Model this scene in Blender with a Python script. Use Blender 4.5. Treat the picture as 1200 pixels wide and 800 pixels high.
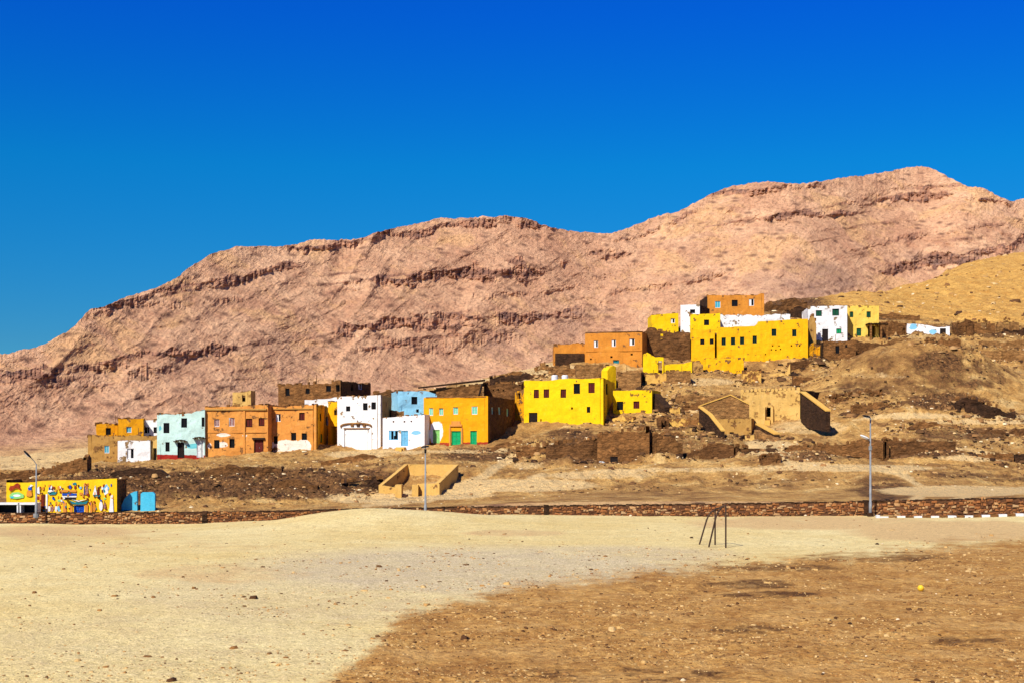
import bpy, math, random
import numpy as np
R = math.radians
scene = bpy.context.scene
for _o in list(bpy.data.objects): bpy.data.objects.remove(_o)
random.seed(7)

# ------------------------------------------------------------------ camera
F = 1667.0      # focal length in photograph pixels (1200 wide)
H = 5.5         # eye height over the plaza
HZ = 520.0      # horizon row
cam_d = bpy.data.cameras.new('camera'); cam = bpy.data.objects.new('camera', cam_d)
scene.collection.objects.link(cam); scene.camera = cam
cam.location = (0, 0, H); cam.rotation_euler = (R(90), 0, 0)
cam_d.sensor_width = 36; cam_d.lens = 36*F/1200
cam_d.shift_y = (HZ-400)/1200.0
cam_d.clip_start = 0.5; cam_d.clip_end = 20000

# ------------------------------------------------------------------ world, sun, exposure
SUN_EL, SUN_AZ = 43.0, 31.0     # azimuth: degrees to the left of straight behind the camera
w = bpy.data.worlds.new('World'); scene.world = w; w.use_nodes = True
nt = w.node_tree; nt.nodes.clear()
sky = nt.nodes.new('ShaderNodeTexSky'); sky.sky_type = 'NISHITA'; sky.sun_disc = False
sky.sun_elevation = R(SUN_EL); sky.sun_rotation = R(180+SUN_AZ)
sky.altitude = 1500; sky.air_density = 1.0; sky.dust_density = 0.0; sky.ozone_density = 3.5
hs = nt.nodes.new('ShaderNodeHueSaturation'); hs.inputs['Hue'].default_value = 0.5
hs.inputs['Saturation'].default_value = 1.35; hs.inputs['Value'].default_value = 1.0
mulc = nt.nodes.new('ShaderNodeMix'); mulc.data_type = 'RGBA'; mulc.blend_type = 'MULTIPLY'; mulc.clamp_result = False
mulc.inputs[0].default_value = 1.0
tc = nt.nodes.new('ShaderNodeTexCoord'); sx = nt.nodes.new('ShaderNodeSeparateXYZ'); nt.links.new(tc.outputs['Generated'], sx.inputs[0])
rp = nt.nodes.new('ShaderNodeValToRGB'); nt.links.new(sx.outputs['Z'], rp.inputs[0]); el = rp.color_ramp.elements
el[0].position = 0.0; el[0].color = (0.20, 0.56, 0.80, 1)
el[1].position = 1.0; el[1].color = (0.16, 0.70, 1.5, 1)
for p_, c_ in ((0.07, (0.185, 0.60, 0.84, 1)), (0.19, (0.05, 0.90, 1.21, 1)), (0.29, (0.04, 0.70, 1.60, 1)), (0.5, (0.10, 0.70, 1.6, 1))):
    e_ = el.new(p_); e_.color = c_
nt.links.new(rp.outputs[0], mulc.inputs[7])
bg = nt.nodes.new('ShaderNodeBackground'); bg.inputs[1].default_value = 0.058
wo = nt.nodes.new('ShaderNodeOutputWorld')
nt.links.new(sky.outputs[0], hs.inputs['Color']); nt.links.new(hs.outputs[0], mulc.inputs[6])
nt.links.new(mulc.outputs[2], bg.inputs[0]); nt.links.new(bg.outputs[0], wo.inputs[0])
sl = bpy.data.lights.new('sun', 'SUN'); sl.energy = 4.8; sl.angle = R(0.5); sl.color = (1.0, 0.95, 0.87)
sun = bpy.data.objects.new('sun', sl); scene.collection.objects.link(sun)
sun.rotation_euler = (R(90-SUN_EL), 0, R(-SUN_AZ)); sun.location = (-40, -20, 60)
vs = scene.view_settings; vs.view_transform = 'Standard'; vs.look = 'None'; vs.gamma = 1; vs.exposure = 0.58
vs.use_curve_mapping = False

# ------------------------------------------------------------------ helpers
def lin(c):
    return tuple(((v/255)/12.92 if v/255 <= 0.04045 else ((v/255+0.055)/1.055)**2.4) for v in c)
K = 0.76
def alb(c, k=None):
    k = K if k is None else k
    return tuple(min(0.9, max(0.004, v*k)) for v in lin(c)) + (1.0,)

def _hash(ix, iy, iz, s):
    h = (ix.astype(np.int64)*374761393 + iy.astype(np.int64)*668265263 + iz.astype(np.int64)*2147483647 + s*144665) & 0xffffffff
    h = ((h ^ (h >> 13))*1274126177) & 0xffffffff
    h = h ^ (h >> 16)
    return (h & 0xffff)/32767.5 - 1.0
def vnoise(x, y, z=None, s=0):
    x = np.asarray(x, float); y = np.asarray(y, float)
    z = np.zeros_like(x) if z is None else np.asarray(z, float)
    x0, y0, z0 = np.floor(x), np.floor(y), np.floor(z)
    fx, fy, fz = x-x0, y-y0, z-z0
    fx = fx*fx*fx*(fx*(fx*6-15)+10); fy = fy*fy*fy*(fy*(fy*6-15)+10); fz = fz*fz*fz*(fz*(fz*6-15)+10)
    r = 0
    for a in (0, 1):
        for b in (0, 1):
            for c in (0, 1):
                r = r + _hash(x0+a, y0+b, z0+c, s)*(fx if a else 1-fx)*(fy if b else 1-fy)*(fz if c else 1-fz)
    return r
def vnoise2(x, y, s=0):
    x = np.asarray(x, float); y = np.asarray(y, float)
    x0, y0 = np.floor(x), np.floor(y); fx, fy = x-x0, y-y0
    fx = fx*fx*fx*(fx*(fx*6-15)+10); fy = fy*fy*fy*(fy*(fy*6-15)+10)
    z = np.zeros_like(x0)
    a = _hash(x0, y0, z, s); b = _hash(x0+1, y0, z, s); c = _hash(x0, y0+1, z, s); d = _hash(x0+1, y0+1, z, s)
    return (a*(1-fx)+b*fx)*(1-fy)+(c*(1-fx)+d*fx)*fy
def fbm(x, y, o=4, s=0, g=0.5):
    r = 0; a = 1; t = 0; ca, sa = math.cos(0.6), math.sin(0.6)
    x = np.asarray(x, float); y = np.asarray(y, float)
    for i in range(o):
        r = r + a*vnoise2(x, y, s+i*17); t += a; a *= g
        x, y = (x*ca-y*sa)*2.03+11.3, (x*sa+y*ca)*2.03+5.7
    return r/t
def ridged(x, y, o=4, s=0, g=0.5):
    r = 0; a = 1; t = 0; ca, sa = math.cos(0.35), math.sin(0.35)
    x = np.asarray(x, float); y = np.asarray(y, float)
    for i in range(o):
        r = r + a*(1-2*np.abs(vnoise2(x, y, s+i*13))); t += a; a *= g
        x, y = (x*ca-y*sa)*2.05+3.3, (x*sa+y*ca)*2.05+7.7
    return r/t
def sstep(a, b, v):
    t = np.clip((np.asarray(v, float)-a)/(b-a), 0, 1); return t*t*(3-2*t)

def P(px, d): return ((px-600.0)/F*d, float(d))
def Z(py, d): return H-(py-HZ)/F*d

class MB:
    """collects faces of one mesh object"""
    def __init__(s): s.v = []; s.f = []; s.at = {}; s.mi = []
    def face(s, idx, m=0): s.f.append(tuple(idx)); s.mi.append(m)
    def add(s, pts, faces, m=0):
        b = len(s.v); s.v += [tuple(p) for p in pts]
        for f in faces: s.face([b+i for i in f], m)
    def box(s, x0, x1, y0, y1, z0, z1, m=0, fr=None, jit=0):
        pts = [(x, y, z) for z in (z0, z1) for y in (y0, y1) for x in (x0, x1)]
        if jit: pts = [tuple(c+random.uniform(-jit, jit) for c in p) for p in pts]
        if fr: pts = [fr(p) for p in pts]
        s.add(pts, [(0, 2, 3, 1), (4, 5, 7, 6), (0, 1, 5, 4), (2, 6, 7, 3), (0, 4, 6, 2), (1, 3, 7, 5)], m)
    def tube(s, pts, r, n=8, m=0, cap=True):
        from mathutils import Vector
        pts = [Vector(p) for p in pts]; rs = r if isinstance(r, (list, tuple)) else [r]*len(pts)
        b = len(s.v)
        for i, p in enumerate(pts):
            t = (pts[min(i+1, len(pts)-1)]-pts[max(i-1, 0)]).normalized()
            u = t.cross(Vector((0.13, 0.97, 0.2))).normalized(); w_ = t.cross(u)
            for k in range(n):
                a = 2*math.pi*k/n; q = p+(u*math.cos(a)+w_*math.sin(a))*rs[i]; s.v.append(tuple(q))
        for i in range(len(pts)-1):
            for k in range(n):
                s.face([b+i*n+k, b+i*n+(k+1) % n, b+(i+1)*n+(k+1) % n, b+(i+1)*n+k], m)
        if cap:
            s.face([b+k for k in range(n)][::-1], m); s.face([b+(len(pts)-1)*n+k for k in range(n)], m)
    def build(s, name, mat, parent=None, org=(0, 0, 0), smooth=False):
        me = bpy.data.meshes.new(name)
        me.from_pydata([(a-org[0], b-org[1], c-org[2]) for a, b, c in s.v], [], s.f)
        mats = mat if isinstance(mat, (list, tuple)) else [mat]
        for m_ in mats: me.materials.append(m_)
        if len(mats) > 1: me.polygons.foreach_set('material_index', s.mi)
        for k_ in ('wash', 'plinth', 'worn'):
            if k_ not in s.at and 'rnd' not in s.at: s.at[k_] = [-1.0]*len(s.v)
        for k, vals in s.at.items():
            a = me.attributes.new(k, 'FLOAT', 'POINT'); a.data.foreach_set('value', np.asarray(vals, dtype=np.float32))
        if smooth: me.polygons.foreach_set('use_smooth', [True]*len(me.polygons))
        me.validate(); me.update()
        o = bpy.data.objects.new(name, me); scene.collection.objects.link(o)
        if parent: o.parent = parent
        else: o.location = org
        return o

def tag(o, label=None, cat=None, group=None, kind=None):
    if label: o['label'] = label
    if cat: o['category'] = cat
    if group: o['group'] = group
    if kind: o['kind'] = kind
    return o
def empty(name, loc, label, cat, group=None):
    o = bpy.data.objects.new(name, None); o.empty_display_size = 0.3
    scene.collection.objects.link(o); o.location = loc
    return tag(o, label, cat, group)

def grid_mesh(name, X, Y, Zz, mat, attrs, kind='structure', smooth=True):
    n, m = X.shape
    co = np.stack([X, Y, Zz], -1).reshape(-1, 3).astype(np.float32)
    i = np.arange((n-1)*(m-1)); a = (i//(m-1))*m+(i % (m-1))
    q = np.stack([a, a+1, a+m+1, a+m], -1).astype(np.int32)
    me = bpy.data.meshes.new(name)
    me.vertices.add(len(co)); me.vertices.foreach_set('co', co.ravel())
    me.loops.add(q.size); me.loops.foreach_set('vertex_index', q.ravel())
    me.polygons.add(len(q)); me.polygons.foreach_set('loop_start', np.arange(0, q.size, 4, dtype=np.int32))
    me.polygons.foreach_set('loop_total', np.full(len(q), 4, dtype=np.int32))
    me.polygons.foreach_set('use_smooth', np.full(len(q), smooth))
    for k, v in attrs.items():
        at = me.attributes.new(k, 'FLOAT', 'POINT'); at.data.foreach_set('value', np.asarray(v, np.float32).ravel())
    me.materials.append(mat); me.update(calc_edges=True)
    o = bpy.data.objects.new(name, me); scene.collection.objects.link(o)
    if kind: o['kind'] = kind
    return o

# ------------------------------------------------------------------ materials
class NT:
    def __init__(s, name):
        s.m = bpy.data.materials.new(name); s.m.use_nodes = True; s.t = s.m.node_tree
        s.t.nodes.clear(); s.out = s.t.nodes.new('ShaderNodeOutputMaterial')
        s.b = s.t.nodes.new('ShaderNodeBsdfPrincipled'); s.t.links.new(s.b.outputs[0], s.out.inputs[0])
        s.b.inputs['Specular IOR Level'].default_value = 0.15
        s.geo = s.t.nodes.new('ShaderNodeNewGeometry')
    def L(s, a, b): s.t.links.new(a, b)
    def vec(s, sc, rot=None):
        m = s.t.nodes.new('ShaderNodeMapping'); s.L(s.geo.outputs['Position'], m.inputs[0])
        m.inputs['Scale'].default_value = sc if isinstance(sc, tuple) else (sc,)*3
        return m.outputs[0]
    def noise(s, sc, detail=4, rough=0.55, dist=0.0):
        n = s.t.nodes.new('ShaderNodeTexNoise'); n.inputs['Scale'].default_value = 1
        n.inputs['Detail'].default_value = detail; n.inputs['Roughness'].default_value = rough
        n.inputs['Distortion'].default_value = dist
        s.L(s.vec(sc), n.inputs['Vector']); return n.outputs['Fac']
    def voro(s, sc, feat='F1', out='Distance'):
        n = s.t.nodes.new('ShaderNodeTexVoronoi'); n.feature = feat; n.inputs['Scale'].default_value = 1
        s.L(s.vec(sc), n.inputs['Vector']); return n.outputs[out]
    def attr(s, name):
        n = s.t.nodes.new('ShaderNodeAttribute'); n.attribute_name = name; return n.outputs['Fac']
    def math(s, op, a, b=0.0, clamp=False):
        n = s.t.nodes.new('ShaderNodeMath'); n.operation = op; n.use_clamp = clamp
        for i, v in enumerate((a, b)):
            if isinstance(v, (int, float)): n.inputs[i].default_value = v
            else: s.L(v, n.inputs[i])
        return n.outputs[0]
    def rng(s, v, a, b, c=0.0, d=1.0, smooth=False):
        n = s.t.nodes.new('ShaderNodeMapRange'); s.L(v, n.inputs[0]); n.clamp = True
        if smooth: n.interpolation_type = 'SMOOTHSTEP'
        for i, q in enumerate((a, b, c, d)): n.inputs[i+1].default_value = q
        return n.outputs[0]
    def mix(s, f, a, b, mode='MIX'):
        n = s.t.nodes.new('ShaderNodeMix'); n.data_type = 'RGBA'; n.blend_type = mode
        for i, v in ((0, f), (6, a), (7, b)):
            if isinstance(v, (int, float)): n.inputs[i].default_value = v
            elif isinstance(v, tuple): n.inputs[i].default_value = v
            else: s.L(v, n.inputs[i])
        return n.outputs[2]
    def grey(s, v):
        n = s.t.nodes.new('ShaderNodeCombineColor')
        for i in range(3): s.L(v, n.inputs[i])
        return n.outputs[0]
    def fin(s, col, rough=0.95, bump=None, bd=0.05, bs=1.0):
        if isinstance(col, tuple): s.b.inputs['Base Color'].default_value = col
        else: s.L(col, s.b.inputs['Base Color'])
        s.b.inputs['Roughness'].default_value = rough
        if bump is not None:
            n = s.t.nodes.new('ShaderNodeBump'); n.inputs['Distance'].default_value = bd
            n.inputs['Strength'].default_value = bs; s.L(bump, n.inputs['Height']); s.L(n.outputs[0], s.b.inputs['Normal'])
        return s.m

WHITE = (246, 244, 238)
def plaster(name, c, c2=None, wash=WHITE, plinth=(135, 40, 30), mud=(150, 105, 60), wear=0.0, dirty=0.5):
    t = NT(name)
    c2 = c2 or tuple(int(v*0.86) for v in c)
    n1 = t.noise(0.55, 6, 0.68); n2 = t.noise((2.2, 2.2, 0.3), 5, 0.7); n3 = t.noise(6.0, 4); n4 = t.noise(1.6, 5, 0.7)
    col = t.mix(t.rng(n1, 0.35, 0.7), alb(c), alb(c2))
    col = t.mix(t.rng(n2, 0.5, 0.72, 0, dirty), col, alb(tuple(int(v*0.72) for v in c)))
    col = t.mix(t.rng(n4, 0.56, 0.64, 0, 0.35), col, alb(tuple(int(v*0.8+12) for v in c)))
    col = t.mix(t.rng(n4, 0.42, 0.34, 0, 0.35), col, alb(tuple(int(v*0.8+50) for v in c)))
    wsh = t.rng(t.math('ADD', t.attr('wash'), t.rng(n1, 0.3, 0.7, -0.25, 0.25)), -0.04, 0.04)
    col = t.mix(wsh, col, alb(wash))
    pl = t.rng(t.math('ADD', t.attr('plinth'), t.rng(n3, 0.3, 0.7, -0.05, 0.05)), -0.03, 0.03)
    col = t.mix(pl, col, alb(plinth))
    wn = t.math('ADD', t.attr('worn'), t.rng(t.noise(1.1, 6, 0.65), 0.25, 0.75, -0.6+wear, 0.61+wear))
    wmask = t.rng(wn, 0.26, 0.32)
    mudc = t.mix(t.rng(t.noise(3.5, 4), 0.35, 0.65), alb(mud), alb(tuple(int(v*0.7) for v in mud)))
    col = t.mix(wmask, col, mudc)
    col = t.mix(1.0, col, t.grey(t.rng(n3, 0.3, 0.7, 0.9, 1.06)), 'MULTIPLY')
    hgt = t.math('SUBTRACT', t.math('ADD', t.math('MULTIPLY', n3, 0.4), n1), t.math('MULTIPLY', wmask, 0.5))
    return t.fin(col, 0.93, hgt, 0.06, 0.8)
def mudmat(name, c, c2, vs=1.0):
    t = NT(name)
    n1 = t.noise(0.6, 5, 0.7); n2 = t.noise((5, 5, 11), 4, 0.6); n3 = t.noise((1.2, 1.2, 4.0), 5, 0.7)
    cell = t.t.nodes.new('ShaderNodeTexVoronoi'); cell.inputs['Scale'].default_value = 1; t.L(t.vec((1.7, 1.7, 2.6)), cell.inputs['Vector'])
    sep = t.t.nodes.new('ShaderNodeSeparateColor'); t.L(cell.outputs['Color'], sep.inputs[0])
    col = t.mix(t.rng(n1, 0.38, 0.62), alb(c), alb(c2))
    col = t.mix(t.rng(n3, 0.52, 0.68, 0, 0.7), col, alb(tuple(int(v*0.55) for v in c2)))
    col = t.mix(t.rng(n1, 0.60, 0.66, 0, 0.5), col, alb(tuple(min(255, int(v*1.3)) for v in c)))
    col = t.mix(1.0, col, t.grey(t.rng(sep.outputs[0], 0, 1, 0.84, 1.16)), 'MULTIPLY')
    col = t.mix(t.rng(cell.outputs['Distance'], 0.45, 0.7, 0, 0.3), col, alb(tuple(int(v*0.5) for v in c2)))
    wsh = t.rng(t.math('ADD', t.attr('wash'), t.rng(n1, 0.3, 0.7, -0.25, 0.25)), -0.04, 0.04)
    col = t.mix(wsh, col, alb(WHITE))
    col = t.mix(1.0, col, t.grey(t.rng(n2, 0.3, 0.7, 0.68, 1.25)), 'MULTIPLY')
    return t.fin(col, 0.97, t.math('SUBTRACT', t.math('ADD', n2, n3), t.math('MULTIPLY', cell.outputs['Distance'], 0.5)), 0.2, 1.0)
def simple(name, c, c2=None, sc=5.0, rough=0.7, k=None, bump=0.01):
    t = NT(name); c2 = c2 or tuple(int(v*0.8) for v in c)
    n = t.noise(sc, 4); col = t.mix(t.rng(n, 0.35, 0.65), alb(c, k), alb(c2, k))
    return t.fin(col, rough, n, bump, 0.6)

M = dict(
    yellow=plaster('yellow_plaster', (255, 212, 14), (250, 196, 8), wear=-0.02, dirty=0.25),
    amber=plaster('amber_plaster', (250, 172, 8), (242, 158, 8), plinth=(165, 60, 35), wear=-0.12, dirty=0.2),
    gold=plaster('golden_plaster', (252, 190, 6), (244, 174, 6), wear=0.0, dirty=0.45),
    ochre=plaster('ochre_plaster', (240, 168, 20), (225, 148, 18), wear=0.03, dirty=0.5),
    orange=plaster('orange_plaster', (226, 154, 72), (212, 138, 62), plinth=(170, 90, 40), wear=0.03, dirty=0.55, wash=(240, 225, 205)),
    orange2=plaster('terracotta_plaster', (222, 146, 54), (208, 130, 46), wear=-0.02, dirty=0.4),
    white=plaster('white_limewash', (250, 248, 246), (244, 240, 236), mud=(190, 160, 120), wear=0.0, dirty=0.12, wash=(140, 205, 235)),
    white2=plaster('old_limewash', (248, 246, 240), (236, 232, 225), mud=(170, 135, 90), wear=0.06, dirty=0.2),
    mint=plaster('mint_limewash', (206, 236, 222), (196, 230, 218), wash=(110, 200, 205), plinth=(165, 45, 32), wear=-0.02, dirty=0.15),
    blue=plaster('sky_blue_limewash', (150, 214, 240), (165, 222, 240), wear=-0.02, dirty=0.15),
    cyan=plaster('turquoise_paint', (70, 190, 225), (95, 200, 228), wash=(225, 225, 215), wear=0.0, dirty=0.25),
    lemon=plaster('lemon_plaster', (250, 212, 96), (243, 200, 78), wear=0.02, dirty=0.3),
    cream=plaster('cream_plaster', (228, 184, 104), (214, 168, 88), mud=(190, 140, 75), wear=0.05, dirty=0.5),
    sandp=plaster('sand_plaster', (236, 186, 92), (224, 170, 80), mud=(170, 115, 60), wear=0.1, dirty=0.5),
    tan=plaster('tan_mud_plaster', (196, 150, 78), (182, 134, 66), mud=(150, 105, 58), wear=0.05, dirty=0.5),
    mud=mudmat('dark_mudbrick', (146, 100, 56), (108, 72, 40)),
    mud2=mudmat('brown_mudbrick', (168, 116, 64), (136, 92, 50)),
    mud3=mudmat('tan_mudbrick', (190, 140, 82), (160, 112, 62)),
    mudk=mudmat('dark_and_shaded_mudbrick', (92, 62, 40), (66, 46, 30)),  # dark brick; on some side walls it also carries shade as colour
    roof=simple('roof_earth', (160, 118, 70), (110, 78, 46), 2.0, 0.97, bump=0.05),
    dark=simple('dark_wood', (42, 30, 24), (28, 20, 16), 8),
    void=simple('window_glass_dark', (22, 24, 28), (14, 14, 16), 4, 0.25),
    maroon=simple('maroon_paint', (105, 34, 22), (84, 26, 18), 9),
    wcyan=simple('cyan_paint', (70, 185, 200), (60, 165, 190), 9),
    green=simple('green_paint', (20, 175, 105), (14, 155, 92), 9, 0.5),
    dgreen=simple('deep_green_paint', (20, 92, 62), (14, 74, 52), 9, 0.6),
    lgreen=simple('pale_green_paint', (150, 210, 120), (128, 196, 104), 9, 0.6),
    mintp=simple('mint_paint', (130, 215, 180), (104, 196, 160), 9, 0.6),
    teal=simple('teal_paint', (32, 130, 140), (24, 112, 124), 9, 0.6),
    wblue=simple('bright_blue_paint', (22, 84, 190), (16, 66, 165), 9, 0.5),
    lblue=simple('light_blue_paint', (125, 195, 225), (105, 175, 212), 9, 0.6),
    wwhite=simple('white_paint', (238, 238, 236), (220, 220, 216), 6, 0.6),
    pink=simple('faded_red_pane', (176, 130, 120), (120, 70, 64), 10, 0.5),
    steel=simple('galvanised_steel', (150, 152, 152), (126, 128, 128), 3, 0.45),
    rust=simple('rusty_tube', (82, 62, 48), (58, 42, 34), 8, 0.7),
    black=simple('black_fitting', (26, 26, 28), (18, 18, 20), 8, 0.5),
    ballm=simple('yellow_rubber', (250, 205, 60), (238, 190, 48), 12, 0.5),
)

def soil_mat():
    t = NT('hillside_soil')
    big = t.noise(0.07, 5, 0.6); mid = t.noise(0.45, 6, 0.65); fine = t.noise(2.4, 5, 0.7); grain = t.noise(9.0, 3, 0.7)
    col = t.mix(t.rng(mid, 0.34, 0.66), alb((224, 178, 104)), alb((184, 134, 70)))
    col = t.mix(t.rng(big, 0.45, 0.65, 0, 0.7), col, alb((166, 120, 66)))
    m2 = t.noise(0.22, 6, 0.7, 0.6); col = t.mix(t.rng(m2, 0.5, 0.62, 0, 0.75), col, alb((140, 96, 52))); col = t.mix(t.rng(m2, 0.44, 0.34, 0, 0.7), col, alb((234, 198, 130)))
    nn = t.math('ADD', t.rng(mid, 0.25, 0.75, -0.5, 0.5), t.rng(fine, 0.25, 0.75, -0.35, 0.35))
    dk = t.rng(t.math('ADD', t.attr('dark'), nn), 0.3, 0.75)
    col = t.mix(dk, col, t.mix(t.rng(fine, 0.4, 0.62), alb((84, 56, 33)), alb((140, 98, 56))))
    pal = t.rng(t.math('ADD', t.attr('pale'), t.math('MULTIPLY', nn, 0.6)), 0.3, 0.7)
    col = t.mix(pal, col, t.mix(t.rng(fine, 0.4, 0.65), alb((236, 202, 142)), alb((218, 178, 116))))
    gd = t.rng(t.math('ADD', t.attr('gold'), t.math('MULTIPLY', nn, 0.5)), 0.3, 0.7)
    col = t.mix(gd, col, t.mix(t.rng(mid, 0.38, 0.66), alb((232, 180, 94)), alb((200, 144, 68))))
    spk = t.voro(2.6)
    col = t.mix(t.rng(spk, 0.05, 0.2, 0.55, 0.0), col, alb((96, 64, 38)))
    spk2 = t.voro(1.7)
    col = t.mix(t.rng(spk2, 0.03, 0.12, 0.3, 0.0), col, alb((238, 210, 160)))
    col = t.mix(1.0, col, t.grey(t.rng(t.math('ADD', t.math('MULTIPLY', fine, 0.6), t.math('MULTIPLY', grain, 0.4)), 0.36, 0.64, 0.55, 1.32)), 'MULTIPLY')
    return t.fin(col, 0.98, t.math('ADD', t.math('MULTIPLY', fine, 1.0), t.math('MULTIPLY', mid, 1.5)), 0.35, 1.0)
M['soil'] = soil_mat()

def plaza_mat():
    t = NT('desert_ground')
    big = t.noise(0.08, 4, 0.6); mid = t.noise(0.6, 6, 0.65); fine = t.noise(3.2, 5, 0.7); grain = t.noise(12.0, 3, 0.7)
    col = t.mix(t.rng(t.math('ADD', t.math('MULTIPLY', big, 0.6), t.math('MULTIPLY', mid, 0.4)), 0.38, 0.62), alb((243, 221, 156)), alb((232, 202, 128)))
    nn = t.math('ADD', t.rng(mid, 0.25, 0.75, -0.4, 0.4), t.rng(fine, 0.25, 0.75, -0.4, 0.4))
    gr = t.rng(t.math('ADD', t.attr('gravel'), t.math('MULTIPLY', nn, 0.9)), 0.1, 1.2)
    col = t.mix(gr, col, t.mix(t.rng(grain, 0.4, 0.6), alb((194, 172, 130)), alb((230, 210, 168))))
    od = t.rng(t.math('ADD', t.attr('gold'), t.math('MULTIPLY', nn, 0.5)), 0.3, 0.8)
    col = t.mix(od, col, alb((222, 186, 126)))
    br = t.rng(t.math('ADD', t.attr('brown'), t.math('MULTIPLY', nn, 0.8)), 0.2, 0.8)
    brc = t.mix(t.rng(mid, 0.35, 0.65), alb((200, 150, 78)), alb((170, 118, 56)))
    m3 = t.noise(0.25, 5, 0.7); brc = t.mix(t.rng(m3, 0.5, 0.62, 0, 0.6), brc, alb((214, 168, 100))); brc = t.mix(t.rng(m3, 0.45, 0.36, 0, 0.5), brc, alb((158, 106, 50)))
    brc = t.mix(t.rng(fine, 0.5, 0.7, 0, 0.7), brc, alb((212, 170, 100)))
    brc = t.mix(t.rng(fine, 0.44, 0.34, 0, 0.6), brc, alb((130, 86, 42)))
    col = t.mix(br, col, brc)
    dk = t.rng(t.math('ADD', t.attr('dark'), t.math('MULTIPLY', nn, 1.2)), 0.3, 1.2)
    col = t.mix(dk, col, alb((92, 58, 26)))
    spk = t.voro(3.5); spk2 = t.voro(7.5); clump = t.noise(1.1, 4)
    col = t.mix(t.rng(spk, 0.06, 0.2, 0.6, 0.0), col, alb((110, 78, 46)))
    col = t.mix(t.math('MULTIPLY', t.rng(spk2, 0.06, 0.2, 0.45, 0.0), t.rng(clump, .5, .65)), col, alb((244, 228, 196)))
    col = t.mix(t.math('MULTIPLY', t.rng(t.voro(6.0), 0.08, 0.26, 0.75, 0.0), t.rng(clump, .5, .36)), col, alb((104, 70, 38)))
    col = t.mix(1.0, col, t.grey(t.rng(t.math('ADD', t.math('MULTIPLY', fine, 0.5), t.math('MULTIPLY', grain, 0.5)), 0.38, 0.62, 0.70, 1.26)), 'MULTIPLY')
    return t.fin(col, 0.98, t.math('ADD', t.math('ADD', fine, t.math('MULTIPLY', grain, 0.5)), mid), 0.10, 1.0)
M['plaza'] = plaza_mat()

def mount_mat():
    t = NT('mountain_rock')
    big = t.noise(0.006, 5, 0.6); mid = t.noise(0.035, 6, 0.7); fine = t.noise(0.3, 6, 0.75); grain = t.noise(0.9, 3, 0.7)
    strat = t.noise((0.010, 0.010, 0.32), 4, 0.6); cleft = t.noise((0.16, 0.16, 0.025), 4, 0.65)
    col = t.mix(t.rng(mid, 0.36, 0.64), alb((238, 188, 144)), alb((200, 148, 112)))
    col = t.mix(t.rng(big, 0.45, 0.68, 0, 0.55), col, alb((204, 148, 112)))
    nn = t.math('ADD', t.rng(mid, 0.25, 0.75, -0.4, 0.4), t.rng(fine, 0.25, 0.75, -0.35, 0.35))
    col = t.mix(t.rng(t.noise(0.09, 5, 0.7, 0.4), 0.54, 0.66, 0, 0.5), col, alb((178, 124, 94)))
    col = t.mix(t.rng(t.noise(0.02, 5, 0.7, 0.5), 0.52, 0.62, 0, 0.55), col, alb((234, 182, 122)))
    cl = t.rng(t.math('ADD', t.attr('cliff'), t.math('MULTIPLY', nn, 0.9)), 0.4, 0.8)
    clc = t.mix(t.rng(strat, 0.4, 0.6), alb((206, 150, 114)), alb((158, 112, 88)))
    clc = t.mix(t.rng(cleft, 0.5, 0.62, 0, 0.7), clc, alb((112, 86, 80)))  # cleft streaks: crevice shade painted into the cliff colour
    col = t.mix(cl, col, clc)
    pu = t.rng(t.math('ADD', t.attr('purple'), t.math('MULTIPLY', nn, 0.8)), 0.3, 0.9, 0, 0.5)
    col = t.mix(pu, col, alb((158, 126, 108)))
    pa = t.rng(t.math('ADD', t.attr('pale'), t.math('MULTIPLY', nn, 0.5)), 0.3, 0.8)
    col = t.mix(pa, col, t.mix(t.rng(mid, 0.38, 0.62), alb((226, 182, 122)), alb((204, 156, 104))))
    sp3 = t.voro((0.07, 0.07, 0.12)); col = t.mix(t.rng(sp3, 0.1, 0.32, 0.7, 0.0), col, alb((112, 76, 62)))
    spk = t.voro(0.26)
    col = t.mix(t.rng(spk, 0.08, 0.34, 0.5, 0.0), col, alb((128, 84, 64)))
    g = t.math('ADD', t.math('MULTIPLY', fine, 0.65), t.math('MULTIPLY', grain, 0.35))
    col = t.mix(1.0, col, t.grey(t.rng(g, 0.37, 0.63, 0.68, 1.22)), 'MULTIPLY')
    return t.fin(col, 0.98, t.math('ADD', fine, t.math('MULTIPLY', grain, 0.4)), 1.7, 1.0)
M['mountain'] = mount_mat()

def stone_mat(name, cols, lo=0.0):
    t = NT(name)
    r = t.t.nodes.new('ShaderNodeValToRGB'); t.L(t.attr('rnd'), r.inputs[0]); r.color_ramp.interpolation = 'CONSTANT'
    el = r.color_ramp.elements
    el[0].position = 0; el[0].color = alb(cols[0])
    el[1].position = 1.0/len(cols); el[1].color = alb(cols[1])
    for i in range(2, len(cols)):
        e = el.new(i/len(cols)); e.color = alb(cols[i])
    n = t.noise(14, 4)
    col = t.mix(1.0, r.outputs[0], t.grey(t.rng(n, 0.3, 0.7, 0.7, 1.2)), 'MULTIPLY')
    return t.fin(col, 0.95, n, 0.03, 0.8)
M['masonry'] = stone_mat('rubble_masonry', [(170, 108, 60), (146, 92, 52), (184, 130, 78), (122, 78, 48), (196, 150, 98), (160, 104, 58), (176, 118, 66), (196, 156, 108), (102, 66, 42), (150, 96, 54)])
M['debris'] = stone_mat('hill_debris', [(190, 146, 90), (140, 98, 58), (222, 184, 124), (104, 70, 42), (168, 122, 74), (240, 214, 168), (84, 56, 36)])
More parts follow.
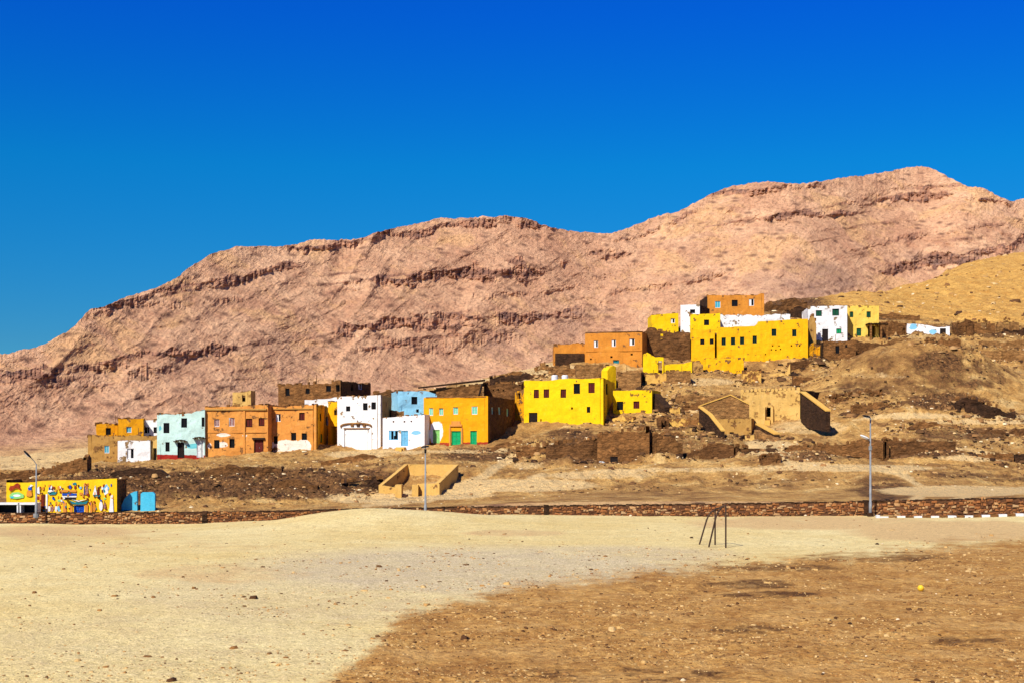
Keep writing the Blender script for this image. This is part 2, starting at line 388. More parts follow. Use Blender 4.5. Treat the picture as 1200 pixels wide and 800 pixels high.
M['pebble'] = stone_mat('plaza_pebbles', [(214, 176, 116), (166, 120, 66), (110, 76, 42), (140, 98, 54), (196, 150, 88), (206, 168, 108), (92, 60, 34), (184, 136, 76), (150, 104, 56), (206, 164, 100)])
M['debrisd'] = stone_mat('dark_debris', [(120, 84, 50), (92, 62, 36), (150, 108, 64), (72, 48, 28), (106, 74, 44), (186, 144, 92), (60, 40, 26)])
M['rock'] = simple('pale_limestone', (236, 214, 176), (206, 176, 130), 6, 0.95, bump=0.04)
M['rockd'] = simple('dark_stone', (84, 62, 44), (58, 42, 30), 6, 0.95, bump=0.04)
M['mortar'] = simple('dark_mortar', (112, 74, 46), (80, 52, 34), 5, 0.97, bump=0.03)

# ------------------------------------------------------------------ what stands on the hill (measured positions, metres are worked out from these)
# opening: (px, py, w, h, kind[, face])   face 0 front, 1 right side, 3 left side
def hs_(label, A, B, top, base, mat, side=9.0, smat=None, op=(), jag=0.06, roof=True, wash=(), plinth=0, name='mud_house', cat='house', group=None, stop=None, worn=0.0, slope=0.0, fit=True, bdrop=1.6):
    return dict(label=label, A=A, B=B, top=top, base=base, mat=mat, side=side, smat=smat or mat, op=op, jag=jag, roof=roof, wash=wash,
                plinth=plinth, name=name, cat=cat, group=group, stop=stop, worn=worn, fit=fit, bdrop=bdrop)
HS = []
add = HS.append
# --- lower left row
add(hs_('low tan mud house with a cyan window at the left end of the lower row', (103, 171), (186, 172), [(103, 509.5), (186, 510.5)], (543, 541), 'tan', 8,
        op=[(125, 526, 6, 9, 'c')], jag=0.12, worn=0.05, name='mud_house'))
add(hs_('small whitewashed annex with one arched dark window, in front of the low tan house', (138, 168.6), (176, 168.6), [(138, 516), (176, 515.5)], (543, 541), 'white2', 2.2,
        op=[(153, 531, 8, 12, 'W')], jag=0.05, name='house_annex', cat='annex'))
add(hs_('pale cream porch with a dark doorway beside the mint green house', (176, 169), (184.6, 169), [(176, 516), (184.6, 515)], (541, 540), 'cream', 2.4,
        op=[(181.5, 532, 4, 15, 'Dk')], jag=0.1, name='porch', cat='porch'))
add(hs_('small amber rooftop room with a dark window, leftmost on the low tan house', (113, 175.4), (138, 176), [(113, 495.5), (138, 495.5)], (513, 513), 'ochre', 6,
        op=[(127, 505, 6, 8, 'k')], jag=0.15, fit=False, name='rooftop_room', cat='rooftop room', bdrop=.6))
add(hs_('taller amber rooftop room with a small cyan window, beside the whitewashed rooftop room', (138.5, 174), (168, 174.5), [(138.5, 490), (168, 490)], (513, 513), 'ochre', 6,
        op=[(151, 503, 6, 7, 'c')], jag=0.06, fit=False, name='rooftop_room', cat='rooftop room', bdrop=.6))
add(hs_('white rooftop room with two square black openings, left of the mint green house', (169, 176), (187, 176), [(169, 492.5), (187, 491)], (513, 513), 'white2', 6,
        op=[(171.8, 503.5, 6, 7, 'k'), (182, 503.5, 4, 7, 'k')], jag=0.06, fit=False, name='rooftop_room', cat='rooftop room', bdrop=.6))
add(hs_('two storey mint green house with a dark red plinth', (184, 168.5), (240, 168.5), [(184, 484), (200, 485), (226, 483), (228, 481), (240, 480)], (541, 538), 'mint', 10,
        op=[(195, 501, 7, 12, 'k'), (215.8, 495, 7, 11, 'k'), (238, 494, 3.4, 11, 'k'), (196.3, 523, 5, 11, 'k'), (212, 527, 8, 18, 'Dk'), (234.5, 525, 8, 21, 'Dw')],
        wash=[(226, 522, 8, 3), (188, 502, 2, 4)], plinth=(532, 533), jag=0.08))
add(hs_('orange two storey house with whitewash patches and a maroon door, right of the mint house', (240, 169), (314, 168.2), [(240, 476), (258, 476), (280, 475), (314, 473)], (537, 533), 'orange', 10,
        op=[(254, 495, 6, 9, 'p'), (271.5, 494, 7, 10, 'p'), (292, 495, 7.5, 10, 'm'), (306.5, 494, 7, 9.5, 'm'), (254, 520, 6.5, 10, 'k'), (272, 519, 6, 10.5, 'k'), (303.3, 524, 11, 19, 'Dm')],
        wash=[(262, 509, 9, 2.2), (260, 520.5, 8, 3.4), (245, 522, 2.5, 4), (287, 511, 5, 2.5)], plinth=(535, 533), jag=0.08, worn=0.03))
add(hs_('orange house with a whitewashed lower wall and a yellow right side', (314.3, 170), (370.6, 168), [(314.3, 475), (330, 476), (352, 474.5), (370.6, 473)], (532, 527), 'orange', (386.5, 182), 'gold',
        op=[(326, 489, 6, 9, 'w'), (354, 487.5, 6.5, 9, 'm'), (323, 515, 5, 9, 'k'), (344, 511, 6, 9, 'k'), (356.5, 511, 6, 8, 'k'),
            (375.6, 488.5, 2.6, 9, 'k', 1), (383.6, 493, 3, 10, 'k', 1), (376.8, 513, 2.4, 10, 'g', 1)],
        wash=[(336, 523, 23, 8), (355, 524, 10, 9)], jag=0.1, worn=0.0))
add(hs_('narrow golden yellow house with a tall black archway, beside the tall white house', (384.5, 176), (396.5, 175), [(384.5, 470), (396.5, 470)], (526, 525), 'gold', 8,
        op=[(393.3, 483, 4, 6, 'k'), (391.5, 511, 7.5, 24, 'H')], jag=0.08))
add(hs_('tall white house with a moulded arched portal on its lower wall', (395.3, 170.5), (446, 168.5), [(395.3, 464.5), (410, 464), (446, 462)], (529, 527), 'white2', (458.5, 178), 'sandp',
        op=[(408, 478.5, 5, 6, 'k'), (428, 476, 5.5, 8.5, 'k'), (438, 475, 5.5, 8.5, 'k')], jag=0.06, worn=-0.02))
add(hs_('long low whitewashed parapet wall behind the orange houses', (357, 180), (396, 180), [(357, 468), (384, 466), (396, 465)], (490, 490), 'white2', 1.0, op=[], jag=0.08, fit=False, roof=False, name='parapet_wall', cat='wall'))
add(hs_('low white house with light blue shutters and a light blue door', (448.5, 167), (497.5, 166), [(448.5, 489), (466, 487.5), (497.5, 485)], (526, 523.5), 'white', 9,
        op=[(461, 493.6, 2, 2, 'h'), (474, 493.6, 2, 2, 'h'), (482, 493.2, 2, 2, 'h'), (461, 509.5, 11, 11, 'l'), (474, 513, 8.5, 18, 'Dl')],
        wash=[(487, 506.5, 6, 2.6), (468, 505, 3, 2)], jag=0.06, worn=-0.03))
add(hs_('light blue upper house with one square black window', (466.5, 180), (512, 181), [(466.5, 457.5), (500, 457.5), (504, 459), (512, 462)], (490, 490), 'blue', 8,
        op=[(485.6, 468.8, 7, 9, 'k'), (489.4, 481, 3, 4, 'k')], jag=0.05, fit=False))
add(hs_('brown mud room between the tall white house and the light blue house', (438, 187), (469, 187), [(438, 459), (452, 457), (469, 457)], (478, 480), 'mud', 6, jag=0.2, fit=False, name='mud_room', cat='mud room'))
add(hs_('small tan broken wall in front of the light blue house', (459, 176), (473.5, 176.5), [(459, 476), (465, 474), (473.5, 477)], (492, 492), 'mud3', 1.2, jag=0.3, roof=False, fit=False, name='ruined_wall', cat='ruined wall'))
add(hs_('long roofless brown mudbrick house above the left row of houses', (326, 188), (399, 184), [(326, 450), (345, 449), (372, 447), (399, 444.5)], (478, 478), 'mud2', (434.5, 195), 'mud',  # right face takes the darker brick: its shade is put into the colour
        op=[(337, 459, 5, 9, 'k'), (360.5, 458, 5, 6, 'k'), (385, 455, 6, 7, 'k'), (396, 454.5, 4.5, 8, 'k'), (412.6, 454, 2.6, 8, 'k', 1), (422.3, 452.5, 5, 7, 'w', 1)], jag=0.22, fit=True, worn=0.1))
add(hs_('amber house with green doors, mint windows and a brown mudbrick side', (496.5, 168.5), (571.8, 166), [(496.5, 465.5), (571.8, 463.5)], (520.5, 519.5), 'amber', (603.5, 180), 'mud',
        op=[(505, 482, 5, 9, 'n'), (517, 482, 5, 8.5, 'n'), (533.8, 480.8, 6, 8.5, 'n'), (556, 480.4, 7, 9.5, 'n'), (511.4, 511, 8, 16, 'DG'), (534.6, 514, 11, 19, 'Dg'), (555, 512.5, 8, 16.5, 'Dg'),
            (577.2, 480.8, 2.6, 8, 'n', 1), (585.6, 481, 2.6, 8.5, 'n', 1), (594.8, 482.8, 3, 9, 'n', 1)],
        wash=[(511.5, 507, 8, 14)], plinth=(518.5, 517.5), jag=0.03, worn=-0.06))
add(hs_('brown mudbrick house with a flat dark slab roof behind the amber house', (511, 185), (565, 186), [(511, 455), (540, 452), (565, 449)], (470, 470), 'mud2', 8, jag=0.15, fit=False))
add(hs_('dark crumbling mudbrick house between the amber house and the large yellow house', (567, 189), (611, 188), [(567, 449), (590, 447), (611, 447)], (500, 500), 'mud', 8,
        op=[(578, 457, 1.6, 2, 'h'), (584, 456, 1.6, 2, 'h'), (590, 457, 1.6, 2, 'h')], jag=0.3, fit=False, worn=.1))
add(hs_('large bright yellow house with five upper windows and a dark door', (614, 178.5), (707, 174), [(614, 445.5), (640, 446), (660, 443.6), (707, 442.6)], (500, 496), 'yellow', (720.5, 188), None,
        op=[(628.5, 461, 6, 10, 'm'), (640.2, 460.6, 6.5, 10, 'm'), (660.2, 460.6, 6.5, 10, 'm'), (676, 455, 7.5, 12, 'k'), (693.2, 454, 7.5, 12, 'm'), (670.3, 478, 2.4, 2.6, 'h'), (689.6, 479.6, 4, 7, 'k'),
            (624.8, 491, 10, 16, 'Dk'), (634, 495, 1.6, 9, 'h'), (711.2, 455.5, 2.4, 13, 'k', 1)], jag=0.04, worn=-0.05))
add(hs_('worn ochre lean-to at the left end of the large yellow house', (603.5, 180.5), (614.6, 179.2), [(603.5, 460), (609, 458), (614.6, 456)], (500, 500), 'ochre', 6,
        op=[(609.3, 463.5, 3.6, 6.6, 'k')], jag=0.35, fit=False, name='lean_to', cat='lean-to', worn=.1))
add(hs_('low yellow annex with two windows, right of the large yellow house', (718.5, 178.6), (764, 177.2), [(718.5, 457.6), (764, 456.6)], (484, 483), 'yellow', 6,
        op=[(726.6, 475, 7.5, 10, 'k'), (745.8, 474, 7, 8.6, 'm')], jag=0.05, name='house_annex', cat='annex'))
add(hs_('thin yellow stair wall rising behind the large yellow house', (712, 190), (722, 191), [(712, 434), (717, 427), (722, 429)], (462, 462), 'yellow', 1.2, jag=0.08, roof=False, name='stair_wall', cat='wall', fit=False))
# --- middle
add(hs_('plain brown mudbrick box house above the roof of the large yellow house', (675.5, 194), (713, 194), [(675.5, 427.5), (713, 427)], (446, 446), 'mud3', 6, jag=0.1, fit=True))
add(hs_('orange house with three windows and a teal door, left of the upper cluster', (685.5, 206), (752.5, 204), [(685.5, 391), (752.5, 388)], (426, 434), 'orange2', 10,
        op=[(698.3, 403, 5, 8, 'w'), (719.2, 402, 5, 8, 'w'), (740.6, 400.6, 6, 8, 'w'), (692.5, 420.5, 2, 2, 'h'), (716.6, 418, 2.6, 2.2, 'h'), (740.2, 415, 2.6, 2.2, 'h'), (722, 428.5, 7, 14, 'Dt')], jag=0.04, worn=-0.02))
add(hs_('small orange wing with a dark lower wall, left of the three window orange house', (649.5, 208), (685.5, 208), [(649.5, 403.5), (668, 403), (671, 401), (685.5, 402)], (427, 427), 'orange2', 7, jag=0.1, name='house_wing', cat='house wing'))
add(hs_('brown mudbrick box house just right of the yellow stair wall', (724.5, 191), (751, 190.5), [(724.5, 436), (751, 434)], (457, 457), 'mud3', 6, jag=0.08))
add(hs_('pale tan box house, middle of the three box houses under the yellow courtyard wall', (756.5, 192), (781, 192), [(756.5, 438), (781, 437)], (453, 453), 'sandp', 6, smat='mudk', jag=0.1))
add(hs_('brown box house, rightmost of the three box houses under the yellow courtyard wall', (782, 191), (809.5, 191), [(782, 434.5), (809.5, 434)], (452, 452), 'mud3', 6,
        op=[(797, 449.5, 5, 4, 'h')], jag=0.08))
add(hs_('yellow courtyard wall with a narrow black doorway, beside the three window orange house', (753.5, 198.5), (777.5, 198), [(753.5, 415), (758, 413), (766, 418), (777.5, 418)], (436.5, 436.5), 'yellow', 1.0,
        op=[(773.6, 429.5, 5, 14, 'H')], jag=0.15, roof=False, name='courtyard_wall', cat='wall', fit=True))
add(hs_('low yellow wall between the yellow courtyard wall and the golden house', (777.5, 198.3), (811, 198), [(777.5, 427.5), (811, 423)], (436, 436), 'yellow', 0.8, jag=0.1, roof=False, name='low_wall', cat='wall', fit=True))
add(hs_('roofless dark rubble house behind the yellow courtyard wall', (754, 209), (809, 208), [(754, 389), (766, 386), (790, 388), (809, 391)], (421, 424), 'mud', 8,
        op=[(775.5, 394, 3, 6, 'h')], jag=0.35, roof=False, worn=.1, name='ruined_house', cat='ruined house'))
add(hs_('broken bright yellow room standing at the left of the narrow white tower house', (763.5, 216), (795, 216), [(763.5, 369), (795, 367)], (392, 392), 'yellow', 6,
        op=[(788.5, 376, 5, 5.5, 'w')], jag=0.05, fit=False, name='ruined_house', cat='ruined house'))
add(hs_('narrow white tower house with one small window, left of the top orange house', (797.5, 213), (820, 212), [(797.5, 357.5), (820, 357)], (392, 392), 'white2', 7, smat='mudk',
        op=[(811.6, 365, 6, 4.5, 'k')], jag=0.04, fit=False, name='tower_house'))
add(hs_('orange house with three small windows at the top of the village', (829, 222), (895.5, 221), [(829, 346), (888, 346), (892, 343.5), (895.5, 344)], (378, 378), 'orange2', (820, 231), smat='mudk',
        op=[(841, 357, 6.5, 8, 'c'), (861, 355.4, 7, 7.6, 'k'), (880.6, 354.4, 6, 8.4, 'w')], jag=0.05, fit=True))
HS[-1]['left'] = True
add(hs_('square golden yellow upper room, left of the white parapet', (809, 209.5), (844, 209), [(809, 368.5), (844, 367)], (395, 395), 'yellow', 7, op=[(828, 378, 6, 6.6, 'k')], jag=0.05, fit=False, name='rooftop_room', cat='rooftop room', bdrop=.5))
add(hs_('long white broken parapet wall above the golden house', (844, 214.5), (926, 213), [(844, 369), (860, 368), (890, 369), (915, 367), (926, 368)], (392, 392), 'white2', 1.2, jag=0.22, roof=False, fit=False, name='parapet_wall', cat='wall'))
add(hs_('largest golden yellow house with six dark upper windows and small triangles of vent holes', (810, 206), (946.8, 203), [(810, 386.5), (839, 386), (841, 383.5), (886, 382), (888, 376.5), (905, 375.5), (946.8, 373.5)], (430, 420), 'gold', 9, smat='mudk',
        op=[(823, 400.4, 5, 6.5, 'k'), (834, 400, 4.6, 6.5, 'k'), (838.8, 403.5, 2.4, 31, 'h'), (848, 400, 5, 9, 'd'), (859, 399.6, 5, 9, 'd'), (869.6, 399, 5, 9, 'd'), (884.4, 397.8, 5, 9, 'd'), (907, 389.6, 5.6, 8.6, 'd'), (930.8, 390.2, 5, 8.4, 'd'),
            (905.4, 405, 1.6, 1.6, 'h'), (913, 405, 1.6, 1.6, 'h'), (904, 409.5, 1.6, 1.6, 'h'), (909.2, 409.8, 1.6, 1.6, 'h'), (914.6, 409, 1.6, 1.6, 'h'), (927.5, 405, 1.8, 1.8, 'h'), (937, 405, 1.8, 1.8, 'h'), (897, 415, 1.6, 1.4, 'h')],
        jag=0.04, worn=-0.02, bdrop=3.5))
add(hs_('yellow terrace wall in front of the largest golden house', (823.5, 200), (871.5, 199), [(823.5, 420), (850, 419.4), (871.5, 419)], (433, 440), 'gold', 1.4, smat='mudk', jag=0.05, roof=False, name='terrace_wall', cat='wall'))
add(hs_('small sunlit buttress wall under the right corner of the largest golden house', (946, 203.5), (961, 204), [(946, 404), (952, 401), (961, 405)], (420, 420), 'ochre', 2.0, jag=0.3, roof=False, name='buttress_wall', cat='wall', worn=.15))
add(hs_('low pale wall at the foot of the largest golden house', (901.5, 198), (926, 197), [(901.5, 437), (922, 436), (926, 424)], (446, 445), 'cream', 1.0, jag=0.1, roof=False, name='low_wall', cat='wall'))
add(hs_('dark mud wall below the right corner of the largest golden house', (926.5, 199), (962, 200), [(926.5, 423), (945, 420), (962, 424)], (441, 436), 'mud', 1.2, jag=0.2, roof=False, name='mud_wall', cat='wall'))
add(hs_('white two storey house with dark green windows and a black door', (947, 214), (992.8, 213.5), [(947, 360), (950, 359), (992.8, 358)], (401, 401), 'white2', 8,
        op=[(959.6, 367.2, 7, 7, 'q'), (979.3, 366, 8, 8, 'q'), (967, 393, 7, 15, 'Dk'), (983, 388, 6, 6, 'g')], jag=0.05, worn=-0.02))
add(hs_('worn tan side wall against the left of the white two storey house', (948.5, 211), (956.5, 211), [(948.5, 372), (953, 368), (956.5, 380)], (404, 404), 'tan', 1.8, jag=0.2, roof=False, name='buttress_wall', cat='wall', fit=False))
add(hs_('lemon yellow house with a dark porch, at the right end of the upper cluster', (993, 216), (1030, 216), [(993, 358.5), (1030, 358.5)], (397, 396), 'lemon', 8,
        op=[(997.8, 368.6, 4.6, 6.6, 'q'), (1018, 368.6, 5, 7, 'q'), (1006.5, 389, 5.5, 9, 'Dq'), (1021.5, 388.5, 9, 13, 'H')], jag=0.05))
add(hs_('brown mudbrick box house with one dark window, below the white two storey house', (965, 206), (1003, 206), [(965, 400), (985, 400), (1003, 398)], (426, 424), 'mud2', 6, smat='mudk',
        op=[(981.4, 409.5, 4.6, 9, 'k'), (991.8, 405.5, 2.6, 3.4, 'k')], jag=0.1))
add(hs_('brown mud wall running right from the lemon yellow porch', (1031, 220), (1062, 222), [(1031, 378), (1045, 376.6), (1062, 379)], (396, 396), 'mud2', 3.0, jag=0.15, roof=False, name='mud_wall', cat='wall', op=[(1059.5, 389, 3.4, 8, 'h')]))
add(hs_('low pale blue and white hut with a dark doorway on the right slope', (1063, 224), (1113, 223), [(1063, 379), (1085, 380), (1100, 383.5), (1113, 382)], (393.5, 392.5), 'white', 5,
        op=[(1105, 388.8, 7, 8, 'Dk')], wash=[(1070, 383, 5, 4), (1093, 389, 5, 3)], jag=0.08, name='hut', cat='hut'))
add(hs_('long roofless sandy mud wall on the far right slope', (1128, 208), (1240, 206), [(1128, 410), (1160, 411), (1200, 410), (1240, 409)], (425, 424), 'mud3', 2.0, jag=0.15, roof=False, name='mud_wall', cat='wall', op=[(1149, 417, 1.2, 12, 'h'), (1174, 417, 1.2, 12, 'h')]))
add(hs_('low brown wall stepping down below the lemon yellow house', (1003, 209), (1052, 210), [(1003, 400), (1025, 402), (1052, 399)], (421, 415), 'mud', 2.0, jag=0.3, roof=False, name='mud_wall', cat='wall'))
add(hs_('tan wall stub on the slope above the grey mound', (1049, 206), (1068, 206), [(1049, 397), (1068, 396)], (408, 407), 'mud3', 2.5, jag=0.12, roof=False, name='wall_stub', cat='wall'))
# --- beige houses below the golden house
add(hs_('broad beige mud house with a scalloped parapet and a narrow black doorway', (868, 172.5), (937.6, 170), [(868, 459), (937.6, 456)], (496, 492), 'cream', (966.5, 180), 'mudk',  # right side far darker than the front: shade painted as wall colour
        op=[(900.6, 482.5, 5, 11, 'H')], jag=0.06, worn=.06))
add(hs_('small beige gabled house with a tiny dark window, left of the broad beige house', (837, 168), (880.5, 167), [(837, 491), (880.5, 489.5)], (511, 511), 'tan', 5,
        op=[(857.4, 507.8, 5, 4, 'k')], jag=0.04, roof=False, worn=.04))
add(hs_('small orange brown block at the foot of the gabled house', (873, 163), (884, 163), [(873, 510), (884, 509)], (521, 521), 'cream', 2.4, smat='mudk', jag=0.05, name='stone_block', cat='block'))
add(hs_('low wall running down to the path beside the gabled house', (884, 164.5), (912, 161), [(884, 504), (898, 509), (912, 514)], (520, 516), 'mud3', 1.0, jag=0.15, roof=False, name='low_wall', cat='wall'))
# --- ruins at the foot of the hill
add(hs_('long ruined dark mudbrick wall with a row of small holes, below the large yellow house', (640, 154), (700, 153.4), [(640, 519), (665, 515), (700, 511)], (548, 548), 'mud', 2.0,
        op=[(672, 526.5, 2, 2, 'h'), (679, 526.3, 2, 2, 'h'), (686, 526, 2, 2, 'h'), (693, 525.8, 2, 2, 'h')], jag=0.4, roof=False, name='ruined_wall', cat='ruined wall', worn=.1))
add(hs_('ruined brown mudbrick room with a grey boxed doorway', (700, 152.4), (761, 151.4), [(700, 508), (730, 502), (761, 500)], (549, 549), 'mud2', 3.0,
        op=[(719.5, 541, 9, 13, 'Dk')], jag=0.3, roof=False, name='ruined_room', cat='ruined room', worn=.1, wash=[(705, 544, 5, 4)]))
add(hs_('tall dark doorpost wall beside the ruined brown room', (765, 152), (800, 153), [(765, 507), (780, 512), (800, 520)], (549, 548), 'mud2', 2.0, jag=0.35, roof=False, name='ruined_wall', cat='ruined wall', wash=[(776, 546, 9, 4), (790, 542, 5, 3)], worn=.2))
add(hs_('ruined brown room with a black doorway, left of the pale blue doorpost', (807, 151), (860, 150.5), [(807, 531), (816, 524), (830, 520), (850, 519.5), (860, 521)], (547, 546), 'mud', 3.5,
        op=[(815.6, 540, 7.6, 13, 'H'), (860, 537, 3, 0.1, 'h')], jag=0.2, roof=False, name='ruined_room', cat='ruined room', wash=[(845, 545.6, 13, 1.8), (821, 546, 4, 1.8)]))
add(hs_('ruined mudbrick wall right of the pale blue doorpost', (863.5, 150.5), (893, 151.5), [(863.5, 520), (875, 521), (893, 535)], (546, 544), 'mud', 2.0, jag=0.3, roof=False, name='ruined_wall', cat='ruined wall', op=[(867.5, 533, 2.4, 16, 'h')]))
add(hs_('long low ruined wall right of the dirt path', (920, 154), (1035, 153), [(920, 523), (950, 520), (990, 517.5), (1012, 515), (1035, 513)], (538, 541), 'mud2', 2.2, jag=0.2, roof=False, name='ruined_wall', cat='ruined wall',
        op=[(1000, 537, 20, 4, 'h')]))
add(hs_('dark ruined wall with two black door slots, behind the right street lamp', (1036, 153), (1120, 152), [(1036, 513), (1060, 514), (1085, 516), (1102, 521), (1120, 527)], (539, 537), 'mud', 2.5, jag=0.25, roof=False, name='ruined_wall', cat='ruined wall',
        op=[(1037.4, 527, 3.4, 21, 'h'), (1043, 530, 2, 18, 'h')]))
add(hs_('low brown ruined wall near the right edge below the far dirt track', (1122, 151), (1188, 150), [(1122, 528), (1150, 530), (1188, 531)], (546, 549), 'mud2', 2.0, jag=0.2, roof=False, name='ruined_wall', cat='ruined wall', worn=.1))
add(hs_('dark mud room at the right edge of the photo', (1189, 151), (1260, 150), [(1189, 532), (1260, 531)], (551, 552), 'mudk', 5, jag=0.12, roof=True, name='mud_room', cat='mud room'))
add(hs_('low ruined wall with a dark gap under the grey mound', (1052, 171), (1118, 170), [(1052, 470.5), (1085, 470), (1118, 469)], (480, 482), 'mud2', 1.6, jag=0.2, roof=False, name='ruined_wall', cat='ruined wall', op=[(1060, 477, 5, 9, 'h')]))
# small ruins round the slope
add(hs_('tan mud box right of the low yellow annex', (781, 173), (838, 172), [(781, 491), (812, 490), (838, 489.5)], (502, 504), 'sandp', 3.0, smat='mudk', jag=0.15, roof=False, name='ruined_room', cat='ruined room', worn=.2))
add(hs_('yellowish broken garden wall under the low yellow annex', (704, 176.5), (742, 175), [(704, 489), (720, 485), (742, 487)], (501, 497), 'sandp', 1.2, jag=0.25, roof=False, name='garden_wall', cat='wall', worn=.15))
add(hs_('long brown retaining wall right of the broad beige house, under the upper slope', (778, 184), (856, 184), [(778, 466), (815, 464), (856, 462)], (474, 472), 'mud3', 1.2, jag=0.2, roof=False, name='retaining_wall', cat='wall', worn=.2))

# ------------------------------------------------------------------ terrain
PXC = [-900, 0, 100, 200, 300, 400, 500, 600, 700, 800, 900, 1000, 1100, 1200, 2100]
TAB = {
 0:   [(106, 603), (112, 602), (122, 600), (130, 590), (145, 570), (160, 556), (175, 550), (200, 547), (245, 545), (330, 541), (400, 538), (450, 560)],
 100: [(106, 603), (112, 602), (122, 600), (130, 586), (145, 563), (160, 547), (168, 542), (185, 538), (200, 536), (245, 533), (330, 530), (400, 530), (450, 560)],
 200: [(106, 602), (112, 602), (120, 598), (130, 581), (145, 557), (160, 543), (168, 539), (185, 531), (220, 524), (330, 520), (400, 520), (450, 560)],
 300: [(106, 602), (112, 601), (120, 595), (130, 577), (145, 553), (160, 538), (168, 533), (185, 512), (200, 500), (220, 496), (245, 495), (330, 500), (450, 560)],
 400: [(106, 602), (112, 600), (122, 592), (130, 581), (145, 555), (160, 533), (168, 527), (185, 490), (200, 474), (220, 474), (245, 478), (330, 500), (450, 560)],
 500: [(106, 600), (112, 598), (120, 592), (130, 578), (145, 548), (160, 528), (168, 521), (185, 488), (200, 464), (220, 458), (245, 460), (280, 470), (330, 490), (450, 560)],
 600: [(104, 597), (112, 590), (120, 584), (130, 572), (145, 553), (160, 530), (170, 515), (180, 498), (200, 452), (220, 438), (245, 442), (280, 450), (330, 480), (450, 560)],
 700: [(104, 594), (112, 586), (125, 574), (140, 556), (150, 549), (154, 538), (156, 514), (165, 506), (178, 494), (195, 446), (208, 424), (225, 410), (240, 410), (280, 430), (450, 560)],
 800: [(104, 592), (112, 585), (125, 574), (140, 556), (150, 548), (153, 540), (155, 521), (165, 508), (180, 480), (192, 452), (203, 430), (215, 396), (230, 384), (250, 384), (280, 400), (450, 560)],
 900: [(104, 592), (112, 584), (125, 570), (140, 552), (150, 542), (154, 534), (156, 522), (162, 513), (170, 496), (180, 478), (195, 450), (206, 424), (217, 388), (230, 368), (250, 358), (270, 357), (300, 370), (450, 560)],
 1000: [(104, 592), (112, 583), (125, 568), (140, 551), (150, 541), (153, 539), (155, 517), (165, 494), (180, 465), (195, 432), (206, 422), (215, 400), (228, 384), (245, 362), (262, 349), (290, 345), (330, 352), (450, 560)],
 1100: [(104, 592), (112, 582), (125, 568), (140, 553), (150, 547), (152, 541), (154, 520), (166, 490), (172, 484), (180, 448), (187, 420), (195, 420), (207, 406), (222, 394), (240, 378), (262, 364), (290, 350), (330, 329), (380, 315), (420, 320), (470, 400)],
 1200: [(104, 592), (112, 581), (125, 572), (140, 562), (150, 552), (153, 532), (158, 524), (170, 492), (185, 455), (200, 432), (210, 418), (225, 396), (240, 384), (262, 368), (290, 352), (330, 326), (380, 300), (420, 297), (470, 360)],
}
for _c in (0, 100, 200, 300): TAB[_c] = [(106, 604), (112, 603.5), (119, 603)]+[q for q in TAB[_c] if q[0] > 122]
TAB[-900] = [(d, p+(3 if d > 130 else 0)) for d, p in TAB[0]]; TAB[2100] = [(d, p+(0 if d < 280 else -12)) for d, p in TAB[1200]]
GX = np.arange(-900, 2101, 10.0); GD = np.arange(95, 471, 1.0)
_z = np.zeros((len(PXC), len(GD)))
for i, c in enumerate(PXC):
    t = np.array(TAB[c], float); py = np.interp(GD, t[:, 0], t[:, 1]); _z[i] = H-(py-HZ)*GD/F
GZ = np.stack([np.interp(GX, PXC, _z[:, j]) for j in range(len(GD))], 1)
def gblur(A, s, ax):
    r = int(3*s)+1; k = np.exp(-0.5*(np.arange(-r, r+1)/s)**2); k /= k.sum()
    pad = [(0, 0), (0, 0)]; pad[ax] = (r, r); B = np.pad(A, pad, mode='edge')
    return np.apply_along_axis(lambda v: np.convolve(v, k, mode='valid'), ax, B)
GZ = gblur(gblur(GZ, 2.2, 0), 1.3, 1)
def bil(G, px, d):
    a = np.clip((px-GX[0])/10.0, 0, len(GX)-1.001); b = np.clip(d-GD[0], 0, len(GD)-1.001)
    i = a.astype(int); j = b.astype(int); fa = a-i; fb = b-j
    return (G[i, j]*(1-fa)+G[i+1, j]*fa)*(1-fb)+(G[i, j+1]*(1-fa)+G[i+1, j+1]*fa)*fb
FIT = []
def addfit(px, py, d, r=3.2):
    x, y = P(px, d); z0 = Z(py, d); FIT.append((x, y, z0, r))
for h in HS:
    if not h['fit']: continue
    n = max(2, int(abs(h['B'][0]-h['A'][0])/12))
    for k in range(n+1):
        t = k/n; px = h['A'][0]*(1-t)+h['B'][0]*t; d = h['A'][1]*(1-t)+h['B'][1]*t; py = h['base'][0]*(1-t)+h['base'][1]*t
        addfit(px, py, d-0.4); 
for px, py, d in [(450, 581, 127), (490, 581, 127), (525, 581, 127), (60, 601, 120), (100, 601, 120), (20, 601, 120), (160, 600, 120), (180, 600, 120), (498, 595, 110),
                  (1060, 407, 188), (1040, 412, 188), (1085, 412, 189)]: addfit(px, py, d, 4.0)
for px, py, d in [(476, 546, 136), (505, 545, 135.6), (536, 547, 134.6), (540, 562, 130), (440, 566, 131)]: addfit(px, py, d, 1.8)
FITA = np.array(FIT)
FITR = FITA[:, 2]-bil(GZ, 600+F*FITA[:, 0]/FITA[:, 1], FITA[:, 1])

